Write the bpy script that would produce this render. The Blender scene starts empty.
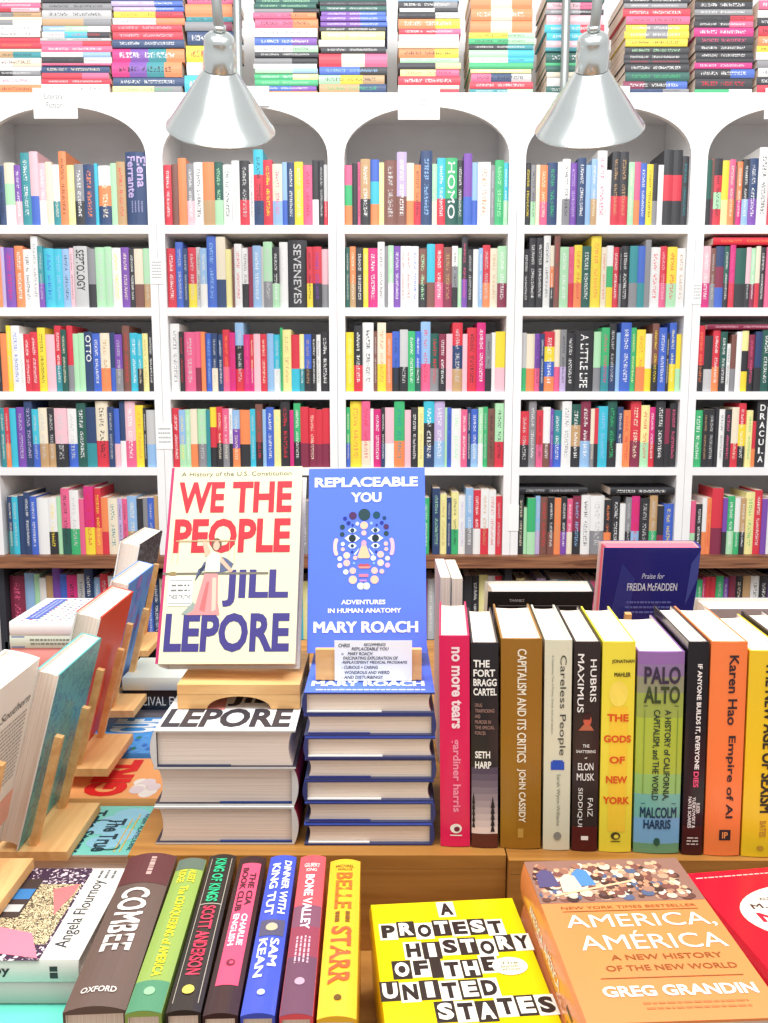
import bpy, math, random
from mathutils import Vector, Matrix

random.seed(7)
SC = bpy.context.scene
COL = SC.collection

# ------------------------------------------------------------------ camera, light, exposure
CAM_Z, PITCH, FPX = 1.42, math.radians(8.0), 880.0
CP, SP = math.cos(PITCH), math.sin(PITCH)
cam_data = bpy.data.cameras.new('camera')
cam = bpy.data.objects.new('camera', cam_data)
COL.objects.link(cam)
cam.location = (0, 0, CAM_Z)
cam.rotation_euler = (math.radians(90) - PITCH, 0, 0)
cam_data.sensor_fit = 'VERTICAL'
cam_data.sensor_height = 24.0
cam_data.lens = FPX / 1023.0 * 24.0
cam_data.clip_start = 0.02
SC.camera = cam

world = bpy.data.worlds.new('world')
SC.world = world
world.use_nodes = True
world.node_tree.nodes['Background'].inputs[0].default_value = (0.97, 0.985, 1.0, 1)
world.node_tree.nodes['Background'].inputs[1].default_value = 0.66

def area_light(name, loc, target, sx, sy, power, color=(1, 1, 1)):
    L = bpy.data.lights.new(name, 'AREA')
    L.shape = 'RECTANGLE'; L.size = sx; L.size_y = sy; L.energy = power; L.color = color
    o = bpy.data.objects.new(name, L); COL.objects.link(o)
    o.location = loc
    o.rotation_euler = (Vector(target) - Vector(loc)).to_track_quat('-Z', 'Y').to_euler()
    return o
area_light('ceiling_light', (0.0, 0.9, 3.9), (0, 1.3, 0.9), 3.2, 1.2, 80)
area_light('ceiling_light', (0.0, 0.3, 3.5), (0, 3.1, 1.1), 3.6, 1.4, 80)

SC.view_settings.view_transform = 'Standard'
SC.view_settings.look = 'None'
SC.view_settings.gamma = 1.0
SC.view_settings.use_curve_mapping = False
SC.view_settings.exposure = 0.03

# ------------------------------------------------------------------ helpers
def at(px, py, Y=None, Z=None):
    """point of the place seen at a pixel, on the upright plane Y or the level plane Z"""
    tx, ty = (px - 384) / FPX, (py - 511.5) / FPX
    d = Vector((tx, CP - ty * SP, -(SP + ty * CP)))
    k = Y / d.y if Y is not None else (Z - CAM_Z) / d.z
    return Vector((d.x * k, d.y * k, CAM_Z + d.z * k))

def lin(c):
    out = []
    for v in c[:3]:
        v = v / 255.0
        out.append(v / 12.92 if v <= 0.04045 else ((v + 0.055) / 1.055) ** 2.4)
    return (out[0], out[1], out[2], 1.0)

PAL = dict(R=(222,52,68), P=(238,98,142), LP=(247,196,206), O=(250,140,84), Y=(250,224,60), LY=(249,240,160),
           G=(60,185,115), LG=(180,234,186), T=(50,145,155), C=(60,195,222), LB=(150,192,236), B=(64,102,205),
           N=(44,66,110), V=(124,74,176), LV=(198,178,224), K=(46,46,50), S=(140,140,144), LS=(203,203,203),
           W=(244,244,242), BR=(126,80,70), M=(136,44,72), CR=(245,233,205), MG=(222,44,126), DG=(36,88,78),
           TN=(200,160,112))
PNAME = dict(R='red', P='pink', LP='pale pink', O='orange', Y='yellow', LY='pale yellow', G='green', LG='pale green',
             T='teal', C='cyan', LB='light blue', B='blue', N='navy', V='purple', LV='lilac', K='black', S='grey',
             LS='light grey', W='white', BR='brown', M='maroon', CR='cream', MG='magenta', DG='dark green', TN='tan')

def pc(c):
    return PAL[c] if isinstance(c, str) else c

# ------------------------------------------------------------------ materials
MATS = {}
def newmat(name, rough=0.5, spec=0.5, metal=0.0):
    m = bpy.data.materials.new(name); m.use_nodes = True
    b = m.node_tree.nodes['Principled BSDF']
    b.inputs['Roughness'].default_value = rough
    b.inputs['Metallic'].default_value = metal
    b.inputs['Specular IOR Level'].default_value = spec
    MATS[name] = m
    return m, m.node_tree, b

def flat(name, col, rough=0.5, metal=0.0, spec=0.4, noise=0.04, scale=12):
    m, nt, b = newmat(name, rough, spec, metal)
    n = nt.nodes.new('ShaderNodeTexNoise'); n.inputs['Scale'].default_value = scale
    tc = nt.nodes.new('ShaderNodeTexCoord')
    nt.links.new(tc.outputs['Object'], n.inputs['Vector'])
    mx = nt.nodes.new('ShaderNodeMix'); mx.data_type = 'RGBA'
    c = lin(col)
    mx.inputs[6].default_value = tuple(max(0, v * (1 - noise * 2)) for v in c[:3]) + (1,)
    mx.inputs[7].default_value = tuple(min(1, v * (1 + noise)) for v in c[:3]) + (1,)
    nt.links.new(n.outputs['Fac'], mx.inputs[0])
    nt.links.new(mx.outputs[2], b.inputs['Base Color'])
    return m

def printed(name, rough):
    m, nt, b = newmat(name, rough, 0.35)
    a1 = nt.nodes.new('ShaderNodeAttribute'); a1.attribute_name = 'c1'
    a2 = nt.nodes.new('ShaderNodeAttribute'); a2.attribute_name = 'c2'
    uv = nt.nodes.new('ShaderNodeUVMap'); uv.uv_map = 'art'
    sep = nt.nodes.new('ShaderNodeSeparateXYZ'); nt.links.new(uv.outputs[0], sep.inputs[0])
    mp = nt.nodes.new('ShaderNodeMapping'); mp.inputs['Scale'].default_value = (5.4, 5.6, 1)
    nt.links.new(uv.outputs[0], mp.inputs[0])
    ns = nt.nodes.new('ShaderNodeTexNoise'); ns.inputs['Scale'].default_value = 1.0
    ns.inputs['Detail'].default_value = 1.0
    nt.links.new(mp.outputs[0], ns.inputs['Vector'])
    g = nt.nodes.new('ShaderNodeMath'); g.operation = 'GREATER_THAN'; g.inputs[1].default_value = 0.5
    nt.links.new(ns.outputs['Fac'], g.inputs[0])
    # middle strip of the spine
    s = nt.nodes.new('ShaderNodeMath'); s.operation = 'SUBTRACT'; s.inputs[1].default_value = 0.5
    nt.links.new(sep.outputs[0], s.inputs[0])
    ab = nt.nodes.new('ShaderNodeMath'); ab.operation = 'ABSOLUTE'; nt.links.new(s.outputs[0], ab.inputs[0])
    lt = nt.nodes.new('ShaderNodeMath'); lt.operation = 'LESS_THAN'; lt.inputs[1].default_value = 0.19
    nt.links.new(ab.outputs[0], lt.inputs[0])
    # letter gaps
    ml = nt.nodes.new('ShaderNodeMath'); ml.operation = 'MULTIPLY'; ml.inputs[1].default_value = 3.7
    nt.links.new(sep.outputs[1], ml.inputs[0])
    fr = nt.nodes.new('ShaderNodeMath'); fr.operation = 'FRACT'; nt.links.new(ml.outputs[0], fr.inputs[0])
    gt = nt.nodes.new('ShaderNodeMath'); gt.operation = 'GREATER_THAN'; gt.inputs[1].default_value = 0.22
    nt.links.new(fr.outputs[0], gt.inputs[0])
    m1 = nt.nodes.new('ShaderNodeMath'); m1.operation = 'MULTIPLY'
    nt.links.new(g.outputs[0], m1.inputs[0]); nt.links.new(lt.outputs[0], m1.inputs[1])
    m2 = nt.nodes.new('ShaderNodeMath'); m2.operation = 'MULTIPLY'
    nt.links.new(m1.outputs[0], m2.inputs[0]); nt.links.new(gt.outputs[0], m2.inputs[1])
    mx = nt.nodes.new('ShaderNodeMix'); mx.data_type = 'RGBA'
    m3 = nt.nodes.new('ShaderNodeMath'); m3.operation = 'MULTIPLY'; m3.inputs[1].default_value = 0.8
    nt.links.new(m2.outputs[0], m3.inputs[0]); nt.links.new(m3.outputs[0], mx.inputs[0])
    nt.links.new(a1.outputs['Color'], mx.inputs[6]); nt.links.new(a2.outputs['Color'], mx.inputs[7])
    nt.links.new(mx.outputs[2], b.inputs['Base Color'])
    return m
printed('print', 0.45)
printed('print_gloss', 0.22)

def pages_mat():
    m, nt, b = newmat('pages', 0.85, 0.1)
    tc = nt.nodes.new('ShaderNodeTexCoord')
    mp = nt.nodes.new('ShaderNodeMapping'); mp.inputs['Scale'].default_value = (1300, 6, 6)
    nt.links.new(tc.outputs['Object'], mp.inputs[0])
    n = nt.nodes.new('ShaderNodeTexNoise'); n.inputs['Scale'].default_value = 1.0; n.inputs['Detail'].default_value = 2
    nt.links.new(mp.outputs[0], n.inputs['Vector'])
    r = nt.nodes.new('ShaderNodeValToRGB')
    r.color_ramp.elements[0].position = 0.3; r.color_ramp.elements[0].color = lin((220, 201, 184))
    r.color_ramp.elements[1].position = 0.6; r.color_ramp.elements[1].color = lin((244, 228, 213))
    nt.links.new(n.outputs['Fac'], r.inputs[0]); nt.links.new(r.outputs[0], b.inputs['Base Color'])
    return m
pages_mat()
flat('pink_edge', (236, 110, 130), 0.7)

def wood_mat(name, c0, c1, scale=(2, 26, 26), rough=0.45, axis=None):
    m, nt, b = newmat(name, rough, 0.4)
    tc = nt.nodes.new('ShaderNodeTexCoord')
    mp = nt.nodes.new('ShaderNodeMapping'); mp.inputs['Scale'].default_value = scale
    nt.links.new(tc.outputs['Object'], mp.inputs[0])
    n = nt.nodes.new('ShaderNodeTexNoise'); n.inputs['Scale'].default_value = 1.0
    n.inputs['Detail'].default_value = 6; n.inputs['Distortion'].default_value = 1.6
    nt.links.new(mp.outputs[0], n.inputs['Vector'])
    r = nt.nodes.new('ShaderNodeValToRGB')
    r.color_ramp.elements[0].position = 0.32; r.color_ramp.elements[0].color = lin(c0)
    r.color_ramp.elements[1].position = 0.68; r.color_ramp.elements[1].color = lin(c1)
    nt.links.new(n.outputs['Fac'], r.inputs[0]); nt.links.new(r.outputs[0], b.inputs['Base Color'])
    bp = nt.nodes.new('ShaderNodeBump'); bp.inputs['Strength'].default_value = 0.08
    nt.links.new(n.outputs['Fac'], bp.inputs['Height']); nt.links.new(bp.outputs[0], b.inputs['Normal'])
    return m
wood_mat('table_wood', (150, 98, 40), (188, 134, 66))
wood_mat('easel_wood', (226, 168, 104), (244, 196, 132), (3, 40, 40), 0.6)
wood_mat('ledge_wood', (96, 58, 42), (172, 118, 84), (3, 60, 60), 0.5)
wood_mat('floor_wood', (120, 92, 66), (150, 118, 88), (6, 1.2, 1), 0.5)
flat('white_paint', (246, 246, 246), 0.5)
flat('grey_panel', (232, 232, 234), 0.7)
flat('dark_panel', (52, 54, 62), 0.8)
flat('wall_paint', (226, 226, 226), 0.8)
flat('paper', (250, 250, 248), 0.8, spec=0.1, noise=0.01)
flat('steel', (214, 220, 218), 0.22, metal=0.85, noise=0.03)
flat('grey_metal', (165, 170, 168), 0.4, metal=0.5)
flat('bulb_glass', (245, 245, 240), 0.2)

def spots_mat(name, base, dark, scale, thr):
    m, nt, b = newmat(name, 0.35, 0.35)
    tc = nt.nodes.new('ShaderNodeTexCoord')
    v = nt.nodes.new('ShaderNodeTexVoronoi'); v.feature = 'DISTANCE_TO_EDGE'; v.inputs['Scale'].default_value = scale
    n = nt.nodes.new('ShaderNodeTexNoise'); n.inputs['Scale'].default_value = scale * 0.8
    add = nt.nodes.new('ShaderNodeMix'); add.data_type = 'RGBA'; add.inputs[0].default_value = 0.03
    nt.links.new(tc.outputs['Object'], n.inputs['Vector'])
    nt.links.new(tc.outputs['Object'], add.inputs[6]); nt.links.new(n.outputs['Color'], add.inputs[7])
    nt.links.new(add.outputs[2], v.inputs['Vector'])
    g = nt.nodes.new('ShaderNodeMath'); g.operation = 'LESS_THAN'; g.inputs[1].default_value = thr
    nt.links.new(v.outputs['Distance'], g.inputs[0])
    mx = nt.nodes.new('ShaderNodeMix'); mx.data_type = 'RGBA'
    mx.inputs[6].default_value = lin(base); mx.inputs[7].default_value = lin(dark)
    nt.links.new(g.outputs[0], mx.inputs[0]); nt.links.new(mx.outputs[2], b.inputs['Base Color'])
    return m
spots_mat('leopard_print', (236, 214, 168), (52, 40, 40), 190, 0.10)
spots_mat('zebra_print', (228, 206, 212), (70, 48, 70), 120, 0.2)
spots_mat('swirl_teal', (92, 178, 178), (70, 140, 160), 60, 0.06)
spots_mat('swirl_dark', (52, 52, 56), (120, 120, 124), 60, 0.05)

# ------------------------------------------------------------------ mesh builder
class Geo:
    def __init__(s):
        s.V = []; s.F = []; s.M = []; s.C1 = []; s.C2 = []; s.U = []; s.mats = []
    def mat(s, name):
        if name not in s.mats: s.mats.append(name)
        return s.mats.index(name)
    def face(s, idx, mat, c1=(200, 200, 200), c2=None, uv=None):
        s.F.append(idx); s.M.append(s.mat(mat)); s.C1.append(c1); s.C2.append(c2 or c1)
        s.U.append(uv or [(0, 0)] * len(idx))
    def poly(s, pts, mat='print', c=(200, 200, 200)):
        b = len(s.V); s.V.extend(Vector(p) for p in pts)
        s.face(list(range(b, b + len(pts))), mat, c)
    def box(s, lo, hi, mat, c=(200, 200, 200), T=None):
        b = len(s.V)
        for z in (lo[2], hi[2]):
            for y in (lo[1], hi[1]):
                for x in (lo[0], hi[0]):
                    p = Vector((x, y, z)); s.V.append(T @ p if T else p)
        for q in ((0, 2, 3, 1), (4, 5, 7, 6), (0, 1, 5, 4), (2, 6, 7, 3), (0, 4, 6, 2), (1, 3, 7, 5)):
            s.face([b + i for i in q], mat, c)
    def tube(s, pts, r, mat, n=16, cap=True):
        pts = [Vector(p) for p in pts]; rr = r if isinstance(r, (list, tuple)) else [r] * len(pts)
        b = len(s.V); ref = Vector((1, 0, 0))
        for i, p in enumerate(pts):
            t = (pts[min(i + 1, len(pts) - 1)] - pts[max(i - 1, 0)]).normalized()
            a = ref - t * ref.dot(t)
            if a.length < 1e-4: a = Vector((0, 1, 0)) - t * t.y
            a.normalize(); c = t.cross(a); ref = a
            for k in range(n):
                q = 2 * math.pi * k / n
                s.V.append(p + (a * math.cos(q) + c * math.sin(q)) * rr[i])
        for i in range(len(pts) - 1):
            for k in range(n):
                k2 = (k + 1) % n
                s.face([b + i * n + k, b + i * n + k2, b + (i + 1) * n + k2, b + (i + 1) * n + k], mat)
        if cap:
            s.face([b + k for k in reversed(range(n))], mat)
            s.face([b + (len(pts) - 1) * n + k for k in range(n)], mat)
    def add(s, g, T):
        b = len(s.V); s.V.extend(T @ v for v in g.V)
        for i, f in enumerate(g.F):
            s.F.append([b + k for k in f]); s.M.append(s.mat(g.mats[g.M[i]]))
            s.C1.append(g.C1[i]); s.C2.append(g.C2[i]); s.U.append(g.U[i])
    def build(s, name, parent=None, smooth=False):
        me = bpy.data.meshes.new(name)
        me.from_pydata([tuple(v) for v in s.V], [], s.F)
        for m in s.mats: me.materials.append(MATS[m])
        me.polygons.foreach_set('material_index', s.M)
        if smooth: me.polygons.foreach_set('use_smooth', [True] * len(s.F))
        if any(m.startswith('print') for m in s.mats):
            c1 = me.color_attributes.new('c1', 'FLOAT_COLOR', 'CORNER')
            c2 = me.color_attributes.new('c2', 'FLOAT_COLOR', 'CORNER')
            uv = me.uv_layers.new(name='art')
            a = []; b = []; u = []
            for i, f in enumerate(s.F):
                l1 = lin(s.C1[i]); l2 = lin(s.C2[i])
                for k in range(len(f)):
                    a.extend(l1); b.extend(l2); u.extend(s.U[i][k])
            c1.data.foreach_set('color', a); c2.data.foreach_set('color', b)
            uv.data.foreach_set('uv', u)
        me.update()
        o = bpy.data.objects.new(name, me); COL.objects.link(o)
        if parent: o.parent = parent
        return o

def tag(o, label=None, cat=None, group=None, kind=None):
    if label: o['label'] = label
    if cat: o['category'] = cat
    if group: o['group'] = group
    if kind: o['kind'] = kind
    return o

def empty(name, M, label, cat, group=None):
    o = bpy.data.objects.new(name, None); o.empty_display_size = 0.05
    COL.objects.link(o); o.matrix_world = M
    return tag(o, label, cat, group)

def frame(org, X, Y, Z):
    M = Matrix.Identity(4)
    for i in range(3):
        M[i][0] = X[i]; M[i][1] = Y[i]; M[i][2] = Z[i]; M[i][3] = org[i]
    return M

# ------------------------------------------------------------------ lettering
_tc = {}
def text_geo(st, bold=0.0, shear=0.0):
    k = (st, bold, shear)
    if k not in _tc:
        twin = 'M' in st and bold > 0      # this glyph folds over itself when offset
        cu = bpy.data.curves.new('lettering', 'FONT'); cu.body = st; cu.size = 1.0
        cu.offset = 0 if twin else bold; cu.shear = shear; cu.resolution_u = 3; cu.align_x = 'LEFT'
        o = bpy.data.objects.new('lettering', cu)
        me = bpy.data.meshes.new_from_object(o)
        vs = [(v.co.x, v.co.y) for v in me.vertices]; fs = [list(p.vertices) for p in me.polygons]
        if twin:
            v0, f0 = vs, fs; vs, fs = [], []
            for dx, dy in ((0, 0), (bold, bold * .5), (-bold, -bold * .5), (bold, -bold * .5), (-bold, bold * .5)):
                n = len(vs); vs += [(x + dx, y + dy) for x, y in v0]; fs += [[i + n for i in f] for f in f0]
        bpy.data.objects.remove(o); bpy.data.meshes.remove(me); bpy.data.curves.remove(cu)
        if not vs: vs = [(0, 0), (1, 1)]
        x0 = min(v[0] for v in vs); x1 = max(v[0] for v in vs); y0 = min(v[1] for v in vs); y1 = max(v[1] for v in vs)
        _tc[k] = ([((v[0] - x0) / max(1e-6, x1 - x0), (v[1] - y0) / max(1e-6, y1 - y0)) for v in vs], fs)
    return _tc[k]

def text(g, S, st, u0, v0, u1, v1, col, bold=0.02, rot='', lift=0.0005, shear=0.0, mat='print'):
    """fit st in the rectangle; rot 'd' reads downwards, 'u' upwards"""
    vs, fs = text_geo(st, bold, shear)
    for i, f in enumerate(fs):
        b = len(g.V); l = lift + 1.5e-6 * (i % 41)
        for k in f:
            a, c = vs[k]
            if rot == 'd': u, v = u0 + (u1 - u0) * c, v1 - (v1 - v0) * a
            elif rot == 'u': u, v = u1 - (u1 - u0) * c, v0 + (v1 - v0) * a
            else: u, v = u0 + (u1 - u0) * a, v0 + (v1 - v0) * c
            g.V.append(S(u, v, l))
        g.face(list(range(b, b + len(f))), mat, pc(col))

def rect(g, S, u0, v0, u1, v1, col, lift=0.0003, mat='print', n=1):
    for i in range(n):
        a = u0 + (u1 - u0) * i / n; c = u0 + (u1 - u0) * (i + 1) / n
        g.poly([S(a, v0, lift), S(c, v0, lift), S(c, v1, lift), S(a, v1, lift)], mat, pc(col))

def disc(g, S, u, v, ru, rv, col, lift=0.0003, n=20, mat='print'):
    g.poly([S(u + ru * math.cos(2 * math.pi * k / n), v + rv * math.sin(2 * math.pi * k / n), lift) for k in range(n)], mat, pc(col))

def shape(g, S, pts, col, lift=0.0003, mat='print'):
    g.poly([S(u, v, lift) for u, v in pts], mat, pc(col))

def scrib(g, S, u0, v0, u1, v1, rows, col, rnd, lift=0.0004, rot=''):
    """rows of small illegible print"""
    for r in range(rows):
        if rot == 'd':
            w = (u1 - u0) / rows; a = u0 + w * (r + 0.28); b_ = u0 + w * (r + 0.7); p = v1 - rnd.random() * 0.05 * (v1 - v0)
            while p > v0:
                L = rnd.uniform(0.0025, 0.007); rect(g, S, a, max(v0, p - L), b_, p, col, lift); p -= L + 0.0013
        else:
            h = (v1 - v0) / rows; a = v0 + h * (r + 0.3); b_ = v0 + h * (r + 0.68); p = u0 + rnd.random() * 0.05 * (u1 - u0)
            while p < u1:
                L = rnd.uniform(0.0025, 0.008); rect(g, S, p, a, min(u1, p + L), b_, col, lift); p += L + 0.0013

# ------------------------------------------------------------------ books
def cover_geo(g, t, h, d, bands, tx=None, hard=True, curve=0.10, mat='print', seed=0.0, nseg=4, side=None, cap=None, incol=None, zones=((0.62, 0.9), (0.14, 0.56))):
    """bands: colours from head to foot [(fraction, colour)], a U shaped cover, spine at y = 0"""
    b = 0.0022 if hard else 0.0007
    cd = curve * t
    sx = [-t / 2 + t * i / nseg for i in range(nseg + 1)]
    outer = [(-t / 2, d)] + [(x, cd * (2 * x / t) ** 2) for x in sx] + [(t / 2, d)]
    yi = cd + b
    inner = [(t / 2 - b, d), (t / 2 - b, yi), (-t / 2 + b, yi), (-t / 2 + b, d)]
    ring = outer + inner; n = len(ring); no = len(outer)
    cuts = {0.0, 1.0}
    tot = sum(x[0] for x in bands); acc = 0; edges = []
    for fr, c in bands:
        edges.append((1 - (acc + fr) / tot, 1 - acc / tot, pc(c))); cuts.add(round(1 - (acc + fr) / tot, 5)); acc += fr
    cuts = {min(1, max(0, c)) for c in cuts}
    if tx is not None:
        for a, c in zones: cuts.add(a); cuts.add(c)
    zs = sorted(cuts); zs = [z for i, z in enumerate(zs) if i == 0 or z - zs[i - 1] > 1e-4]
    zs[-1] = 1.0
    base = len(g.V)
    for z in zs:
        for (x, y) in ring: g.V.append(Vector((x, y, z * h)))
    for k in range(len(zs) - 1):
        zm = (zs[k] + zs[k + 1]) / 2
        c = next((e[2] for e in edges if e[0] <= zm <= e[1]), edges[0][2])
        txt = tx is not None and any(a < zm < bb for a, bb in zones)
        A = base + k * n; B = A + n
        for i in range(n):
            j = (i + 1) % n
            q = [A + i, A + j, B + j, B + i]
            if i < no - 1:
                if 1 <= i <= nseg and txt:
                    ua, ub = (i - 1) / nseg, i / nseg; va, vb = seed + zs[k] * h / t, seed + zs[k + 1] * h / t
                    g.face(q, mat, c, pc(tx), [(ua, va), (ub, va), (ub, vb), (ua, vb)])
                else: g.face(q, mat, side if (side and not (1 <= i <= nseg)) else c)
            else: g.face(q, mat, incol or ((232, 228, 220) if hard else (235, 232, 225)))
    for zi, top in ((0, False), (len(zs) - 1, True)):
        A = base + zi * n; c = cap or (edges[0][2] if top else edges[-1][2])
        for q in ([A, A + 1, A + n - 2, A + n - 1], [A + no - 2, A + no - 1, A + no, A + no + 1],
                  [A + i for i in range(1, no - 1)] + [A + no + 1, A + no + 2]):
            g.face(q if not top else q[::-1], mat, c)
    return yi, b

def pages_geo(g, t, h, d, yi, b, hard, mat='pages'):
    ins = 0.004 if hard else 0.0003
    e = 0.0002
    if not hard:
        g.box((-t / 2 + b + e, yi + e, ins), (t / 2 - b - e, d - ins, h - ins), mat, (240, 235, 225)); return
    # page block of a bound book: rounded along the spine side, hollowed at the fore edge
    hw = t / 2 - b - e; N = 6; base = len(g.V); y0 = yi + e; y1 = d - ins
    prof = [(-hw, y1)] + [(-hw + 2 * hw * i / N, y0) for i in range(N + 1)] + [(hw - 2 * hw * i / N, y1 - 0.10 * t * (1 - (1 - 2 * i / N) ** 2)) for i in range(0, N)]
    prof = prof[1:] + [prof[0]]; prof = prof[:]
    n = len(prof)
    for z in (ins, h - ins):
        for x, y in prof: g.V.append(Vector((x, y, z)))
    for i in range(n):
        j = (i + 1) % n
        g.face([base + i, base + j, base + n + j, base + n + i], mat, (240, 235, 225))
    g.face([base + i for i in reversed(range(n))], mat, (240, 235, 225))
    g.face([base + n + i for i in range(n)], mat, (240, 235, 225))

def surf(t, h, d, curve=0.10):
    """three printing surfaces of a book: front cover, back cover, spine"""
    F = lambda u, v, l=0: Vector((t / 2 + l, u, v))
    B = lambda u, v, l=0: Vector((-t / 2 - l, d - u, v))
    Sp = lambda u, v, l=0: Vector((u, curve * t * (2 * u / t) ** 2 - l, v))
    return F, B, Sp

def big_book(name, M, label, t, h, d, bands, art=None, hard=True, curve=0.10, mat='print', group=None, side=None, nseg=8, cat='book', pmat='pages', cap=None, inner=None):
    root = empty(name, M, label, cat, group)
    g = Geo(); yi, b = cover_geo(g, t, h, d, bands, None, hard, curve, mat, 0, nseg, side, cap, inner)
    F, B, Sp = surf(t, h, d, curve)
    if art: art(g, F, B, Sp, t, h, d)
    g.build('cover', root)
    p = Geo(); pages_geo(p, t, h, d, yi, b, hard, pmat); p.build('page_block', root)
    return root

# ------------------------------------------------------------------ structure
def struct_box(name, lo, hi, mat):
    g = Geo(); g.box(lo, hi, mat); o = g.build(name); o['kind'] = 'structure'; return o
struct_box('floor', (-4, -2.5, -0.05), (4, 4.2, 0), 'floor_wood')
struct_box('wall_back', (-4, 3.46, 0), (4, 3.6, 3.9), 'wall_paint')

# ------------------------------------------------------------------ bookcases
D = 3.10; DEPTH = 0.31
DIV = [-1.387, -0.7745, -0.162, 0.4505, 1.063, 1.6755]
ZT = at(384, 92.5, Y=D).z
SHZ = [at(384, y, Y=D).z for y in (225, 307.5, 391.5, 467.5, 555)]
LEDGE_T = SHZ[4]; TH = 0.028; DW = 0.027
ZSPR = at(384, 158, Y=D).z; ZARC = at(384, 106.5, Y=D).z
BAYN = ['far left', 'second', 'middle', 'fourth', 'far right']
ORD = ['first', 'second', 'third', 'fourth', 'fifth', 'sixth', 'seventh', 'eighth', 'ninth', 'tenth', 'eleventh', 'twelfth',
       'thirteenth', 'fourteenth', 'fifteenth', 'sixteenth', 'seventeenth', 'eighteenth', 'nineteenth', 'twentieth', 'twenty-first',
       'twenty-second', 'twenty-third', 'twenty-fourth', 'twenty-fifth', 'twenty-sixth', 'twenty-seventh', 'twenty-eighth', 'twenty-ninth']
for k in range(5):
    xl, xr = DIV[k], DIV[k + 1]; xc = (xl + xr) / 2
    root = empty('bookcase', Matrix.Translation((xc, D, LEDGE_T)),
                 'white arched bookcase unit full of books, %s of the five along the wall' % BAYN[k], 'bookcase', 'arched white bookcase units')
    w = (xr - xl) / 2 - 0.0006; z0 = 0.0005; zt = ZT - LEDGE_T
    for sx in (-1, 1):
        g = Geo(); a, b = sorted((sx * w, sx * (w - DW))); g.box((a, 0, z0), (b, DEPTH, zt - 0.02), 'white_paint'); g.build('side_panel', root)
    g = Geo(); g.box((-w + DW, DEPTH - 0.012, z0), (w - DW, DEPTH, zt - 0.02), 'grey_panel'); g.build('back_panel', root)
    g = Geo(); g.box((-w, 0, zt - 0.02), (w, DEPTH, zt), 'white_paint'); g.build('top_board', root)
    for r in range(4):
        g = Geo(); z = SHZ[r] - LEDGE_T; g.box((-w + DW, 0.002, z - TH), (w - DW, DEPTH - 0.012, z), 'white_paint'); g.build('shelf', root)
    g = Geo(); n = 28; hw = w - DW; za = ZARC - LEDGE_T; zs = ZSPR - LEDGE_T
    pr = []
    for i in range(n + 1):
        a = math.pi * (1 - i / n); pr.append((hw * math.cos(a), zs + (za - zs) * math.sin(a) ** 0.9))
    for yy, flip in ((0.0005, False), (0.02, True)):
        for i in range(n):
            p = [(pr[i][0], yy, pr[i][1]), (pr[i + 1][0], yy, pr[i + 1][1]), (pr[i + 1][0], yy, zt - 0.0205), (pr[i][0], yy, zt - 0.0205)]
            g.poly(p if not flip else p[::-1], 'white_paint')
    for i in range(n):
        g.poly([(pr[i][0], 0.0005, pr[i][1]), (pr[i][0], 0.02, pr[i][1]), (pr[i + 1][0], 0.02, pr[i + 1][1]), (pr[i + 1][0], 0.0005, pr[i + 1][1])], 'white_paint')
    g.build('arched_fascia', root)

# wooden counter with one more shelf under the bookcases
root = empty('wooden_counter', Matrix.Translation((0.144, D, 0)), 'long wooden counter ledge running under the white bookcases', 'counter')
g = Geo(); g.box((-1.53, -0.03, LEDGE_T - 0.042), (1.53, DEPTH + 0.04, LEDGE_T), 'ledge_wood'); g.build('counter_top', root)
ZB = LEDGE_T - 0.042 - 0.285
g = Geo(); g.box((-1.53, 0.02, ZB - 0.03), (1.53, DEPTH + 0.02, ZB), 'dark_panel'); g.build('lower_shelf', root)
g = Geo(); g.box((-1.53, DEPTH, 0.0005), (1.53, DEPTH + 0.02, LEDGE_T - 0.0425), 'dark_panel'); g.build('back_panel', root)
for x in DIV:
    g = Geo(); g.box((x - 0.144 - 0.012, 0.02, 0.0005), (x - 0.144 + 0.012, DEPTH - 0.0005, LEDGE_T - 0.0425), 'dark_panel'); g.build('divider', root)

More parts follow.
